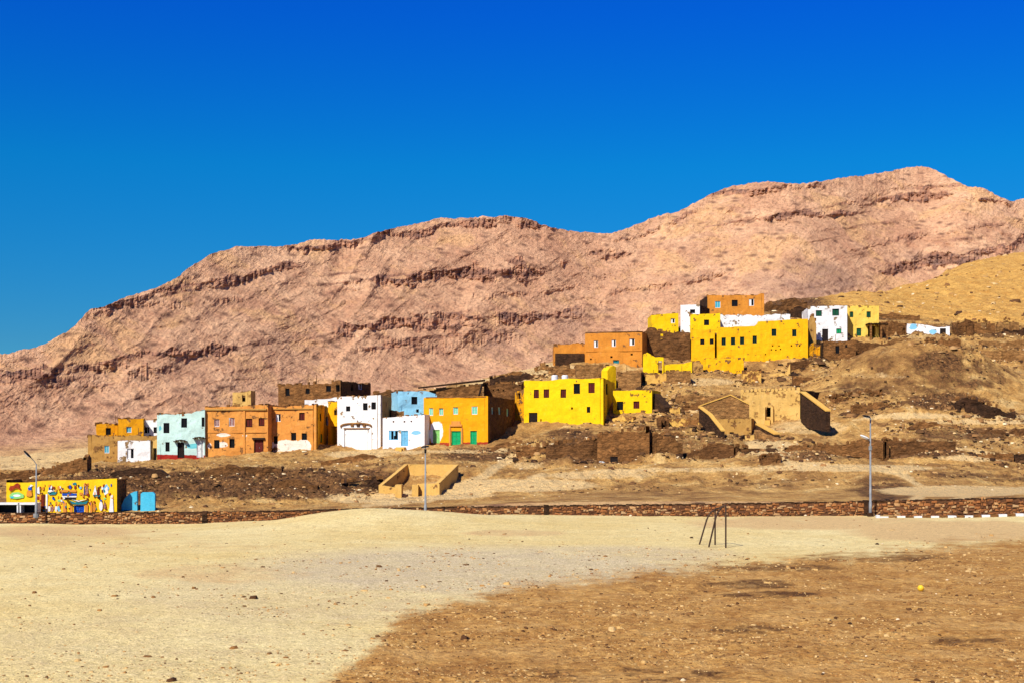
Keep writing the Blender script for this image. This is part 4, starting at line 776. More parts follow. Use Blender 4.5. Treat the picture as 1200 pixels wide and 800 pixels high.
# ------------------------------------------------------------------ walls with real openings
def ray_u(p, q, px):
    c, s_ = (px-600)/F, 1.0
    dx, dy = q[0]-p[0], q[1]-p[1]
    den = dx*s_-dy*c
    return (p[1]*c-p[0]*s_)/den if abs(den) > 1e-9 else 0.5
def wall_mesh(p, q, zb, top, thick, holes, jag, seed, wash=(), plinth=None, worn=0.0, cell=0.42, ends=False, jagw=1.0, topref=0.0):
    """p->q seen from outside left to right; top(u01)->z ; holes in (u0,u1,z0,z1) metres"""
    L = math.hypot(q[0]-p[0], q[1]-p[1]); dx, dy = (q[0]-p[0])/L, (q[1]-p[1])/L; nx, ny = dy, -dx
    us = {0.0, L}
    n = max(1, int(L/cell)); cand = [L*i/n for i in range(1, n)]
    fixed = sorted({min(max(v, 0.02), L-0.02) for h in holes for v in h[:2]})
    us = [0.0, L]+fixed+[c for c in cand if all(abs(c-f) > 0.12 for f in fixed)]
    us = sorted(set(round(v, 4) for v in us))
    zt = [top(u/L) for u in us]; ztmin = min(zt)
    zh = max([h[3] for h in holes], default=zb+0.5); zh = max(zh, zb+0.5)
    zh = min(zh+0.12, ztmin-0.08) if zh < ztmin-0.2 else zh
    zf = sorted({v for h in holes for v in h[2:4]})
    zs = [zb]+[v for v in zf if v > zb+0.02]+([zh] if all(abs(zh-v) > 0.03 for v in zf) else [])
    k = max(1, int((zh-zb)/cell)); zs += [c for c in (zb+(zh-zb)*i/k for i in range(1, k)) if all(abs(c-f) > 0.12 for f in zs)]
    zs = sorted(set(round(v, 4) for v in zs)); nb = len(zs)
    m = max(1, int((ztmin-zh)/cell)); ktop = m
    rows = nb+ktop
    def zat(j, i):
        if j < nb: return zs[j]
        t = (j-nb+1)/ktop; jj = 0.0
        if jag:
            x_ = p[0]+dx*us[i]; y_ = p[1]+dy*us[i]
            jj = jag*(float(vnoise2(x_*0.55, y_*0.55, seed))+0.8*float(vnoise2(x_*1.9, y_*1.9, seed+3))-0.3)*t
            if jag > 0.18: jj -= jag*1.1*max(0, math.floor(float(vnoise2(x_*0.45+7, y_*0.45, seed+21))*4)/3)*t
            if jag > 0.15: jj -= jag*1.5*max(0, float(vnoise2(x_*0.25, y_*0.25, seed+9))-0.1)*t
        return zh+(zt[i]-zh)*t+jj
    mb = MB(); NU = len(us)
    wa, pa, wo = [], [], []
    zr = np.array([[zat(j, i) for i in range(NU)] for j in range(rows)])
    ux = np.array(us); XX = p[0]+dx*ux; YY = p[1]+dy*ux
    XG = np.repeat(XX[None], rows, 0); YG = np.repeat(YY[None], rows, 0)
    edge = np.clip(np.minimum(ux, L-ux)/0.5, 0, 1)[None]
    cj = min(jag, .45)
    disp = (cj*0.5*vnoise(XG*0.45, YG*0.45, zr*0.6, seed+11)+cj*0.3*vnoise(XG*1.3, YG*1.3, zr*1.8, seed+12))*edge+(0.05*vnoise(XG*0.8, YG*0.8, zr*0.8, seed)+0.03*vnoise(XG*2.3, YG*2.3, zr*2.3, seed+5))*edge*(1+2*min(jag, .4))
    pxg = 600+F*XG/YG; pyg = HZ-(zr-H)*F/YG
    for side in (0, 1):
        off = disp if side == 0 else disp*0-thick
        for j in range(rows):
            for i in range(NU):
                mb.v.append((XG[j, i]+nx*off[j, i], YG[j, i]+ny*off[j, i], zr[j, i]))
        wsv = np.full_like(pxg, -1.0)
        for (wx, wy, rx, ry_) in wash: wsv = np.maximum(wsv, np.clip((1-np.sqrt(((pxg-wx)/rx)**2+((pyg-wy)/ry_)**2))*1.1, -1, 1))
        wa.append(wsv)
        if plinth: pa.append(np.clip((pyg-np.interp(pxg, [plinth[0], plinth[2]], [plinth[1], plinth[3]]))*0.1, -1, 1))
        else: pa.append(np.full_like(pxg, -1.0))
        hb = zr-(topref); ht = np.array(zt)[None]-zr
        wo.append(worn+0.16*np.exp(-np.clip(hb, 0, 9)/0.5)+0.14*np.exp(-np.clip(ht, 0, 9)/0.25)-0.05)
    def inh(a, b, c, d):
        mu, mz = (a+b)/2, (c+d)/2
        return any(h[0] < mu < h[1] and h[2] < mz < h[3] for h in holes)
    ho = [[(j < nb-1) and inh(us[i], us[i+1], zs[j], zs[j+1]) for i in range(NU-1)] for j in range(rows-1)]
    B = rows*NU
    ix = lambda s_, j, i: s_*B+j*NU+i
    for j in range(rows-1):
        for i in range(NU-1):
            if not ho[j][i]:
                mb.face([ix(0, j, i), ix(0, j, i+1), ix(0, j+1, i+1), ix(0, j+1, i)])
                mb.face([ix(1, j, i), ix(1, j+1, i), ix(1, j+1, i+1), ix(1, j, i+1)])
                if j+1 == rows-1: mb.face([ix(0, j+1, i), ix(0, j+1, i+1), ix(1, j+1, i+1), ix(1, j+1, i)])
            else:
                if not ho[j-1][i] if j > 0 else False: mb.face([ix(0, j, i), ix(1, j, i), ix(1, j, i+1), ix(0, j, i+1)])
                if not ho[j+1][i] if j+1 < rows-1 else False: mb.face([ix(0, j+1, i), ix(0, j+1, i+1), ix(1, j+1, i+1), ix(1, j+1, i)])
                if i == 0 or not ho[j][i-1]: mb.face([ix(0, j, i), ix(0, j+1, i), ix(1, j+1, i), ix(1, j, i)])
                if i == NU-2 or not ho[j][i+1]: mb.face([ix(0, j, i+1), ix(1, j, i+1), ix(1, j+1, i+1), ix(0, j+1, i+1)])
    if ends:
        for j in range(rows-1):
            mb.face([ix(0, j, 0), ix(0, j+1, 0), ix(1, j+1, 0), ix(1, j, 0)]); e_ = NU-1
            mb.face([ix(0, j, e_), ix(1, j, e_), ix(1, j+1, e_), ix(0, j+1, e_)])
    mb.at = dict(wash=np.concatenate([v.ravel() for v in wa]), plinth=np.concatenate([v.ravel() for v in pa]), worn=np.concatenate([v.ravel() for v in wo]))
    return mb

def frame_of(p, q, u, z, out=0.0):
    L = math.hypot(q[0]-p[0], q[1]-p[1]); dx, dy = (q[0]-p[0])/L, (q[1]-p[1])/L; nx, ny = dy, -dx
    ox, oy = p[0]+dx*u, p[1]+dy*u
    return lambda c: (ox+dx*c[0]+nx*(c[1]+out), oy+dy*c[0]+ny*(c[1]+out), z+c[2])
WK = dict(k=('dark', 'void'), m=('dark', 'maroon'), c=('wwhite', 'wcyan'), g=('dark', 'green'), q=('dark', 'dgreen'), n=('wwhite', 'mintp'), w=('wwhite', 'void'), W=('wwhite', 'void'),
          p=('wwhite', 'pink'), l=('lblue', 'lblue'), d=('dgreen', 'void'))
DK = dict(k='dark', w='wwhite', m='maroon', G='lgreen', g='green', t='teal', l='lblue', q='dgreen', b='wblue')
def make_window(root, org, fr, w_, h_, kind):
    fm, sm = WK[kind]; t = min(0.07, w_*0.16); hw, hh = w_/2, h_/2
    m = MB()
    m.box(-hw+0.004, -hw+t, -0.2, -0.1, -hh+0.004, hh-0.004, fr=fr); m.box(hw-t, hw-0.004, -0.2, -0.1, -hh+0.004, hh-0.004, fr=fr)
    m.box(-hw+t, hw-t, -0.197, -0.103, hh-t, hh-0.004, fr=fr); m.box(-hw+t, hw-t, -0.197, -0.103, -hh+0.004, -hh+t, fr=fr)
    if kind not in 'kdwW': m.box(-0.02, 0.02, -0.16, -0.115, -hh+t, hh-t, fr=fr)
    wn = m.build('window', M[fm], root, org)
    def sub(name, mb_, mat): return mb_.build(name, M[mat], wn, org)
    if kind in 'kd':
        s = MB(); s.box(-hw+t, -0.01, -0.19, -0.17, -hh+t, hh-t, fr=fr); s.box(0.01, hw-t, -0.185, -0.165, -hh+t, hh-t, fr=fr); sub('pane', s, sm)
        b = MB(); b.box(-0.02, 0.02, -0.155, -0.13, -hh+t, hh-t, fr=fr); sub('mullion', b, 'dgreen' if kind == 'd' else 'dark')
    elif kind in 'wW':
        s = MB(); s.box(-hw+t, hw*0.0, -0.18, -0.13, -hh+t, hh-t, fr=fr); sub('shutter', s, 'wwhite')
        s = MB(); s.box(0.0, hw-t, -0.3, -0.28, -hh+t, hh-t, fr=fr); sub('pane', s, 'void')
    elif kind == 'l':
        s = MB(); s.box(-hw+t, -hw*0.5, -0.15, -0.1, -hh+t, hh-t, fr=fr); sub('shutter', s, 'lblue')
        s = MB(); s.box(-hw*0.02, hw*0.34, -0.15, -0.1, -hh*0.1, hh-t, fr=fr); sub('shutter', s, 'lblue')
        s = MB(); s.box(-hw*0.5, hw-t, -0.34, -0.3, -hh+t, hh-t, fr=fr); sub('pane', s, 'void')
    else:
        for sx in (-1, 1):
            a, b = (0.025, hw-t) if sx > 0 else (-hw+t, -0.025)
            s = MB(); s.box(a, b, -0.18, -0.14, -hh+t, hh-t, fr=fr)
            n = 4
            for i in range(n):
                z0 = -hh+t+(h_-2*t)*(i+0.15)/n; s.box(a+0.03, b-0.03, -0.14, -0.122, z0, z0+(h_-2*t)/n*0.6, fr=fr)
            sub('shutter', s, sm)
    return wn
def make_door(root, org, fr, w_, h_, kind):
    m = MB(); hw, hh = w_/2, h_/2; t = 0.08; c = DK[kind]
    m.box(-hw+0.004, -hw+t, -0.24, -0.06, -hh, hh-0.004, fr=fr); m.box(hw-t, hw-0.004, -0.24, -0.06, -hh, hh-0.004, fr=fr); m.box(-hw+t, hw-t, -0.237, -0.063, hh-t, hh-0.004, fr=fr)
    d = m.build('door', M['dark' if kind in 'km' else c], root, org)
    for sx in (-1, 1):
        a, b = (0.008, hw-t) if sx > 0 else (-hw+t, -0.008)
        s = MB(); s.box(a, b, -0.2, -0.15, -hh, hh-t, fr=fr)
        for i in range(3):
            z0 = -hh+(h_-t)*(i+0.12)/3; s.box(a+0.07, b-0.07, -0.15, -0.125, z0, z0+(h_-t)/3*0.76, fr=fr)
        s.build('door_leaf', M[c], d, org)
    s = MB(); s.box(0.03, 0.06, -0.13, -0.08, -0.1, 0.05, fr=fr); s.build('handle', M['steel' if kind not in 'k' else 'rust'], d, org)
    return d

HOUSES = {}
def build_house(h, idx):
    A, B = P(*h['A']), P(*h['B'])
    L = math.hypot(B[0]-A[0], B[1]-A[1]); dx, dy = (B[0]-A[0])/L, (B[1]-A[1])/L
    if isinstance(h['side'], tuple):
        E = P(*h['side'])
        if h.get('left'): D_ = E; C_ = (B[0]+E[0]-A[0], B[1]+E[1]-A[1])
        else: C_ = E; D_ = (A[0]+E[0]-B[0], A[1]+E[1]-B[1])
    else:
        s = h['side']; C_ = (B[0]-dy*s, B[1]+dx*s); D_ = (A[0]-dy*s, A[1]+dx*s)
    tp = h['top']; xs = [t[0] for t in tp]; ys_ = [t[1] for t in tp]
    def ztop(u):
        x = A[0]+(B[0]-A[0])*u; y = A[1]+(B[1]-A[1])*u; px = 600+F*x/y
        return Z(float(np.interp(px, xs, ys_)), y)
    zA, zB = ztop(0), ztop(1)
    zb0 = Z(h['base'][0], A[1]); zb1 = Z(h['base'][1], B[1]); zb = min(zb0, zb1)-h['bdrop']; zg = min(zb0, zb1)
    org = ((A[0]+B[0]+C_[0]+D_[0])/4, (A[1]+B[1]+C_[1]+D_[1])/4, zg)
    root = empty(h['name'], org, h['label'], h['cat'], h['group'])
    thin = not isinstance(h['side'], tuple) and h['side'] < 1.3
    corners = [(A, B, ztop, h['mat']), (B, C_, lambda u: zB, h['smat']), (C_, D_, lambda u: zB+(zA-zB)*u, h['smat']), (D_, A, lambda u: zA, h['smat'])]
    if h['smat'] == 'mudk' and not (isinstance(h['side'], tuple)): pass
    faces = [0] if thin else [0, 1, 2, 3]
    th = min(0.4, 0.42)
    for fi in faces:
        p, q, tf, mt = corners[fi]
        holes = []; items = []
        Lw = math.hypot(q[0]-p[0], q[1]-p[1])
        if fi in (0, 1, 3):
            for o in h['op']:
                face = o[5] if len(o) > 5 else 0
                if face != fi: continue
                px, py, w_, h_ = o[:4]; kind = o[4]
                u0, u1 = ray_u(p, q, px-w_/2)*Lw, ray_u(p, q, px+w_/2)*Lw
                u0, u1 = max(0.03, min(u0, u1)), min(Lw-0.03, max(u0, u1))
                if u1-u0 < 0.04: continue
                um = (u0+u1)/2; y = p[1]+(q[1]-p[1])*um/Lw
                zc = Z(py, y); hh = h_/F*y
                if kind[0] == 'D' and hh > 1.2: zlo = zc-hh/2-0.0
                holes.append((u0, u1, zc-hh/2, zc+hh/2)); items.append((um, zc, u1-u0, hh, kind))
        pl = None
        if h['plinth']: pl = (h['A'][0], h['plinth'][0], h['B'][0], h['plinth'][1])
        tk = h['side'] if thin else th
        mb = wall_mesh(p, q, zb, tf, tk, holes, h['jag'], idx*7+fi, h['wash'] if fi == 0 else (), pl if fi == 0 else None, h['worn'], ends=thin, topref=zg,
                       cell=0.3 if h['jag'] > 0.15 or h['wash'] else 0.5)
        mb.build('wall', M[mt], root, org)
        for um, zc, ww, hh, kind in items:
            fr = frame_of(p, q, um, zc)
            if kind in ('h', 'H'): continue
            if kind[0] == 'D': make_door(root, org, fr, ww, hh, kind[1])
            else: make_window(root, org, fr, ww, hh, kind)
    if h['roof'] and not thin:
        zr = min(zA, zB, min(Z(y_, (A[1]+B[1])/2) for y_ in ys_))-0.35
        ins = 0.2
        def ipt(P0, P1, P2):
            v1 = (P1[0]-P0[0], P1[1]-P0[1]); v2 = (P2[0]-P0[0], P2[1]-P0[1])
            l1 = math.hypot(*v1); l2 = math.hypot(*v2)
            return (P0[0]+v1[0]/l1*ins+v2[0]/l2*ins, P0[1]+v1[1]/l1*ins+v2[1]/l2*ins)
        c4 = [ipt(A, B, D_), ipt(B, A, C_), ipt(C_, B, D_), ipt(D_, C_, A)]
        m = MB(); m.add([(x, y, zr-0.25) for x, y in c4]+[(x, y, zr) for x, y in c4], [(3, 2, 1, 0), (4, 5, 6, 7), (0, 1, 5, 4), (1, 2, 6, 5), (2, 3, 7, 6), (3, 0, 4, 7)])
        m.build('roof', M['roof'], root, org)
    if not thin and 0.05 <= h['jag'] < 0.5:
        rp_ = random.Random(idx*13+1); m = MB(); nb_ = int(6+L*1.6)
        for _k in range(nb_):
            u = rp_.random()**(1 if _k % 2 else 2); cx, cy = A[0]+(B[0]-A[0])*u, A[1]+(B[1]-A[1])*u; s_ = rp_.uniform(.07, .2); off = rp_.uniform(.06, .3)
            zt_ = ztop(u)-.05
            fr = frame_of(A, B, u*L, zt_); m.box(-s_, s_*rp_.uniform(.6, 1.6), -off-s_, -off+s_*.4, -.25, s_*rp_.uniform(.3, 1.2), fr=fr, jit=.03)
        for _k in range(3):
            u = rp_.uniform(.1, .9); fr = frame_of(A, B, u*L, ztop(u)-.3); q_ = rp_.uniform(.3, .9)
            if h['jag'] > .07 and _k == 0 and h['roof']: m.box(-.03, .03, -1.2, -1.14, -.3, q_+.5, fr=fr)
        o_ = m.build('parapet_bricks', M['mud2' if 'white' not in h['mat'] else 'mud3'], root, org); o_['kind'] = 'stuff'
    HOUSES[h['label']] = (root, org, A, B, C_, D_, ztop, zg)
    return root
for i, h in enumerate(HS): build_house(h, i)
def find(s):
    return next(v for k, v in HOUSES.items() if s in k)
def fpoint(hh, px, py, out=0.0):
    """frame on the front wall of a house at a measured place"""
    root, org, A, B = hh[:4]; L = math.hypot(B[0]-A[0], B[1]-A[1]); u = ray_u(A, B, px)*L
    y = A[1]+(B[1]-A[1])*u/L
    return frame_of(A, B, u, Z(py, y), out), y/F

# --- details on particular houses
# orange house: cornice ledge with beam ends, rooftop room
hh = find('whitewash patches and a maroon'); root, org = hh[0], hh[1]
fr, s = fpoint(hh, 277, 479.3); m = MB(); m.box(-36.5*s, 36.5*s, -0.05, 0.2, -0.09, 0.09, fr=fr); m.build('cornice', M['tan'], root, org)
fr, s = fpoint(hh, 277, 506); m = MB(); m.box(-36*s, 36*s, -0.05, 0.08, -0.05, 0.05, fr=fr); m.build('string_course', M['orange'], root, org)
fr, s = fpoint(hh, 286.5, 505); m = MB(); m.box(-0.12, 0.12, -0.05, 0.14, -27*s, 24*s, fr=fr); m.build('pilaster', M['orange'], root, org)
fr, s = fpoint(hh, 303.3, 513.4); m = MB(); m.box(-7.5*s, 7.5*s, -0.05, 0.22, -0.1, 0.1, fr=fr); m.build('lintel', M['dark'], root, org)
hh = find('yellow right side'); root, org = hh[0], hh[1]
fr, s = fpoint(hh, 342.5, 478.6); m = MB(); m.box(-27.5*s, 27.5*s, -0.05, 0.14, -0.06, 0.06, fr=fr); m.build('cornice', M['tan'], root, org)
# mint house: door hoods
hh = find('mint green house with'); root, org = hh[0], hh[1]
for px, w_ in ((212, 6.6), (234, 6.2)):
    fr, s = fpoint(hh, px, 517.5 if px < 220 else 514); m = MB()
    for k in range(5):
        a = (k+0.5)/5*math.pi; r = w_*s; b0 = (-math.cos(k/5*math.pi)*r, math.sin(k/5*math.pi)*r*0.35)
        m.box(-math.cos(a)*r-0.14, -math.cos(a)*r+0.14, -0.05, 0.55, math.sin(a)*r*0.35-0.05, math.sin(a)*r*0.35+0.07, fr=fr)
    m.build('door_hood', M['mudk'], root, org)
# white house: arched portal moulding in segments, pale infill panel, side pilasters
hh = find('moulded arched portal'); root, org = hh[0], hh[1]
fr, s = fpoint(hh, 417.5, 500)
m = MB(); pts = []
for k in range(17):
    a = math.pi*k/16; pts.append((-math.cos(a)*20*s, 0.08, (math.sin(a)**0.6)*4.5*s+0.0))
m.tube([fr(p_) for p_ in pts], 0.10, 6); m.build('arch_moulding', M['mud3'], root, org)
for px in (402.5, 434.5):
    fr2, s = fpoint(hh, px, 514.5); m = MB(); m.box(-1.6*s, 1.6*s, -0.04, 0.13, -13.5*s, 12.5*s, fr=fr2); m.build('pilaster', M['white2'], root, org)
fr2, s = fpoint(hh, 418.5, 501.6); m = MB(); m.box(-17*s, 17*s, -0.04, 0.17, -0.07, 0.07, fr=fr2); m.build('string_course', M['mud3'], root, org)
for px in (413, 420, 427):
    fr2, s = fpoint(hh, px, 497.6); m = MB(); m.box(-0.2, 0.2, -0.03, 0.12, -0.16, 0.16, fr=fr2); m.build('carved_panel', M['mudk' if px == 420 else 'mud2'], root, org)
fr2, s = fpoint(hh, 418.5, 515); m = MB(); m.box(-14*s, 14*s, -0.03, 0.07, -11.6*s, 12*s, fr=fr2); m.build('infill_panel', M['white2'], root, org)
# low white house: step
hh = find('light blue shutters'); root, org = hh[0], hh[1]
fr, s = fpoint(hh, 471, 525.5); m = MB(); m.box(-5*s, 5*s, 0.02, 0.9, -6*s, 2*s, fr=fr); m.box(-3.6*s, 3.6*s, 0.9, 1.5, -6*s, 0.3*s, fr=fr); m.build('door_step', M['sandp'], root, org)
# amber house: portal and coping
hh = find('amber house with green doors'); root, org = hh[0], hh[1]
for px in (527.6, 541.6):
    fr, s = fpoint(hh, px, 510.6); m = MB(); m.box(-1.0*s, 1.0*s, -0.03, 0.16, -12*s, 10*s, fr=fr); m.build('pilaster', M['orange'], root, org)
fr, s = fpoint(hh, 534.6, 498); m = MB(); m.box(-7.6*s, 7.6*s, -0.03, 0.2, -0.12, 0.12, fr=fr); m.box(-5.6*s, 5.6*s, -0.03, 0.12, 0.12, 0.5, fr=fr); m.build('pediment', M['orange'], root, org)
fr, s = fpoint(hh, 534, 465.6); m = MB(); m.box(-37.4*s, 37.4*s, -0.42, 0.05, 0.02, 0.12, fr=fr); m.build('coping', M['mud3'], root, org)
for px in (534.6, 555):
    fr, s = fpoint(hh, px, 523); m = MB(); m.box(-7*s, 7*s, 0.02, 0.5, -0.4, 0.12, fr=fr); m.build('door_step', M['lgreen' if px < 540 else 'white2'], root, org)
# three window orange house: coping
hh = find('three windows and a teal door'); root, org = hh[0], hh[1]
fr, s = fpoint(hh, 719, 389.6); m = MB(); m.box(-33.6*s, 33.6*s, -0.45, 0.07, 0.0, 0.12, fr=fr); m.build('coping', M['mud'], root, org)
fr, s = fpoint(hh, 719, 411); m = MB(); m.box(-33*s, 33*s, -0.04, 0.06, -0.06, 0.06, fr=fr); m.build('string_course', M['orange2'], root, org)
hh = find('small orange wing'); root, org = hh[0], hh[1]
fr, s = fpoint(hh, 667.5, 420.5); m = MB(); m.box(-17*s, 17.2*s, 0.03, 0.22, -8.5*s, 6.5*s, fr=fr); m.at = {k: [-1]*8 for k in ('wash', 'plinth', 'worn')}; m.build('lower_wall', M['mudk'], root, org)
# large yellow house: two water tanks on the roof (own things)
hh = find('large bright yellow house'); 
for px, g_ in ((650, 'left'), (662, 'right')):
    x, y = P(px, 181); z = Z(441.0, 181)
    t = empty('water_tank', (x, y, z-0.5), '%s one of two small white water tanks on the large yellow house' % g_, 'water tank', 'white water tanks on the large yellow house')
    m = MB(); m.tube([(x, y, z-0.45), (x, y, z+0.1), (x, y, z+0.2)], [0.42, 0.42, 0.3], 14); m.build('tank', M['wwhite'], t, (x, y, z-0.5), )
    m = MB(); m.tube([(x, y, z+0.2), (x, y, z+0.28)], 0.15, 10); m.build('lid', M['black'], t, (x, y, z-0.5))
# lemon house: porch posts and lean roof
hh = find('lemon yellow house'); root, org = hh[0], hh[1]
for px in (1017, 1029, 1036):
    fr, s = fpoint(hh, px, 388.5); m = MB(); m.box(-0.14, 0.14, 1.6, 1.9, -1.6, 1.15, fr=fr); m.build('porch_post', M['mud2'], root, org)
fr, s = fpoint(hh, 1023, 380.6); m = MB()
for k in range(9): m.box((-9+k*2.6)*s, (-9+k*2.6+2.0)*s, 0.05, 2.1, -0.03, 0.09, fr=fr, jit=0.04)
m.build('porch_roof', M['mudk'], root, org)
# flat slab roof on the brown house behind the amber one
hh = find('flat dark slab roof'); root, org = hh[0], hh[1]
x0, y0 = P(490, 184); x1, y1 = P(567, 186); z0, z1 = Z(455, 184), Z(446.5, 186)
m = MB(); m.add([(x0, y0, z0), (x1, y1, z1), (x1, y1+9, z1+.4), (x0, y0+9, z0+.4), (x0, y0, z0+.2), (x1, y1, z1+.24), (x1, y1+9, z1+.7), (x0, y0+9, z0+.6)], [(3, 2, 1, 0), (4, 5, 6, 7), (0, 1, 5, 4), (1, 2, 6, 5), (2, 3, 7, 6), (3, 0, 4, 7)])
m.build('slab_roof', M['mudk'], root, org)
m = MB(); xa, ya = P(561, 183.6); m.tube([(xa, ya, Z(465, 183.6)), (xa+0.45, ya, Z(449, 183.6))], 0.13, 6); m.build('prop_post', M['dark'], root, org)
# rooftop hut of the orange house and a roof box
hh = find('whitewash patches and a maroon')
rt = hs_('small ochre stair hut with a dark doorway on the orange house roof', (272.5, 174), (294, 174), [(272.5, 459.5), (292, 459), (294, 457)], (473, 473), 'cream', 3.0, op=[(285.5, 466, 4, 8, 'H')], jag=0.08, name='stair_hut', cat='roof hut', bdrop=.6)
build_house(rt, 301)
# broad beige house: scalloped parapet, pilasters and wing wall
hh = find('broad beige mud house'); root, org = hh[0], hh[1]
for k in range(14):
    fr, s = fpoint(hh, 870.5+k*5.0+random.uniform(-.8, .8), 457.4-k*0.18+random.uniform(-.6, .9)); m = MB(); m.tube([fr((0, -0.38, 0)), fr((0, 0.02, 0))], random.uniform(1.6, 2.3)*s, 9); m.build('merlon', M['cream'], root, org).data.attributes
for px in (896, 905.4):
    fr, s = fpoint(hh, px, 484.5); m = MB(); m.box(-1.4*s, 1.4*s, 0.0, 0.45, -13*s, 8*s, fr=fr); m.build('pilaster', M['cream'], root, org)
fr, s = fpoint(hh, 900.6, 496); m = MB(); m.box(-3*s, 3*s, 0.02, 0.8, -3*s, 4*s, fr=fr); m.build('door_step', M['sandp'], root, org)
# its wing wall sloping down to the right (a wedge)
def wedge_wall(name, label, cat, pts, thick, mat, cap=None, group=None):
    """pts: list of (px, d, py_top, py_base)"""
    a = P(pts[0][0], pts[0][1]); b = P(pts[-1][0], pts[-1][1]); L = math.hypot(b[0]-a[0], b[1]-a[1])
    nx, ny = (b[1]-a[1])/L, -(b[0]-a[0])/L
    org = ((a[0]+b[0])/2, (a[1]+b[1])/2, min(Z(q[3], q[1]) for q in pts))
    root = empty(name, org, label, cat, group)
    m = MB(); n = len(pts)
    for sgn in (0, -1):
        for q in pts:
            x, y = P(q[0], q[1]); m.v.append((x+nx*thick*sgn, y+ny*thick*sgn, Z(q[2], q[1])))
        for q in pts:
            x, y = P(q[0], q[1]); m.v.append((x+nx*thick*sgn, y+ny*thick*sgn, Z(q[3], q[1])-0.8))
    for i in range(n-1):
        m.face([i, n+i, n+i+1, i+1]); m.face([2*n+i, 2*n+i+1, 3*n+i+1, 3*n+i]); m.face([i, i+1, 2*n+i+1, 2*n+i])
    m.face([0, 2*n, 3*n, n]); m.face([n-1, 2*n-1, 4*n-1, 3*n-1])
    m.at = {k: [-1]*len(m.v) for k in ('wash', 'plinth')}; m.at['worn'] = [0.0]*len(m.v)
    m.build('wall', M[mat], root, org)
    if cap:
        m = MB(); t = 0.14
        for q in pts:
            x, y = P(q[0], q[1]); z = Z(q[2], q[1])
            for sg, dz in ((0.1, 0.005), (0.1, t), (-thick-0.1, 0.005), (-thick-0.1, t)): m.v.append((x+nx*sg, y+ny*sg, z+dz))
        for i in range(n-1):
            b_ = 4*i; m.face([b_+1, b_+3, b_+7, b_+5]); m.face([b_, b_+4, b_+6, b_+2]); m.face([b_, b_+1, b_+5, b_+4]); m.face([b_+2, b_+6, b_+7, b_+3])
        m.face([0, 2, 3, 1]); b_ = 4*(n-1); m.face([b_, b_+1, b_+3, b_+2])
        m.at = {k: [-1]*len(m.v) for k in ('wash', 'plinth', 'worn')}
        m.build('coping', M[cap], root, org)
    return root
wedge_wall('stair_wall', 'dark triangular stair wall sloping down at the right of the broad beige house', 'stair wall', [(938.5, 168, 459.5, 491), (950, 164.5, 468, 494), (968, 160, 481.5, 497)], 0.5, 'mudk', 'sandp')  # wall colour carries the shade of its right-hand face
wedge_wall('gable_wall', 'brown gable wall with a pale sloping coping over the small gabled house', 'gable wall', [(819.5, 170, 476, 492), (856, 170, 463, 492), (878, 169.5, 474, 492)], 0.5, 'mud3', 'sandp')
m_ = wedge_wall('sloping_wall', 'dark sloping wall going down at the left of the small gabled house', 'sloping wall', [(819, 169, 477, 486), (831, 166.6, 486, 499), (846, 164, 505, 513)], 0.35, 'mudk', 'sandp')
wedge_wall('sloping_wall', 'dark sloping wall between the gabled house and the dirt path', 'sloping wall', [(886, 165.4, 497, 504), (908, 162.4, 509, 514)], 0.7, 'mudk', 'sandp')  # dark face: shade is painted in with the wall colour

# U shaped tank built into the slope
M['sandp2'] = plaster('ochre_render', (226, 180, 98), (214, 166, 84), wear=-0.02, dirty=0.25)
def utank():
    d0, d1 = 127.5, 134.0
    L0, R0 = P(448, d0), P(510.5, d0-1.5); L1, R1 = P(478, d1), P(533, d1-1.5)
    zt = Z(543.5, d1); zl = Z(568, d0); zr = Z(565, d0)
    org = ((L0[0]+R0[0])/2, d0, Z(583, d0)); root = empty('water_trough', org, 'ochre walled open basin built into the slope beside the middle street lamp', 'basin')
    def slab(a, b, za, zb_, thick, nm):
        dx, dy = b[0]-a[0], b[1]-a[1]; L = math.hypot(dx, dy); nx, ny = dy/L*thick, -dx/L*thick
        zz = Z(590, d0)-0.6; m = MB()
        m.add([(a[0], a[1], zz), (b[0], b[1], zz), (b[0], b[1], zb_), (a[0], a[1], za), (a[0]-nx, a[1]-ny, zz), (b[0]-nx, b[1]-ny, zz), (b[0]-nx, b[1]-ny, zb_), (a[0]-nx, a[1]-ny, za)],
              [(0, 1, 2, 3), (5, 4, 7, 6), (3, 2, 6, 7), (1, 5, 6, 2), (4, 0, 3, 7), (0, 4, 5, 1)])
        m.at = {k: [-1]*8 for k in ('wash', 'plinth')}; m.at['worn'] = [0]*8
        m.build(nm, M['sandp2'], root, org)
    slab(L1, R1, zt, zt, 0.4, 'back_wall'); slab((L0[0], L0[1]), L1, zl, zt+0.01, 0.35, 'side_wall'); slab(R1, (R0[0], R0[1]), zt+0.012, zr, 0.35, 'side_wall')
    fl = (P(465, d0-0.3)[0], d0-0.3); slab(L0, fl, zl-0.02, Z(571, d0), 0.35, 'front_wall')
    for px in (467, 486.5):
        x, y = P(px, d0-1.0); m = MB(); zz = Z(590, d0); m.box(x-0.28, x+0.28, y-0.25, y+1.6, zz-0.4, Z(567.5, y)); m.at = {k: [-1]*8 for k in ('wash', 'plinth', 'worn')}; m.build('buttress', M['sandp2'], root, org)
    a = (P(489, d0-.4)[0], d0-.4); slab(a, R0, Z(566, d0), zr-0.02, 0.35, 'front_wall')

utank()

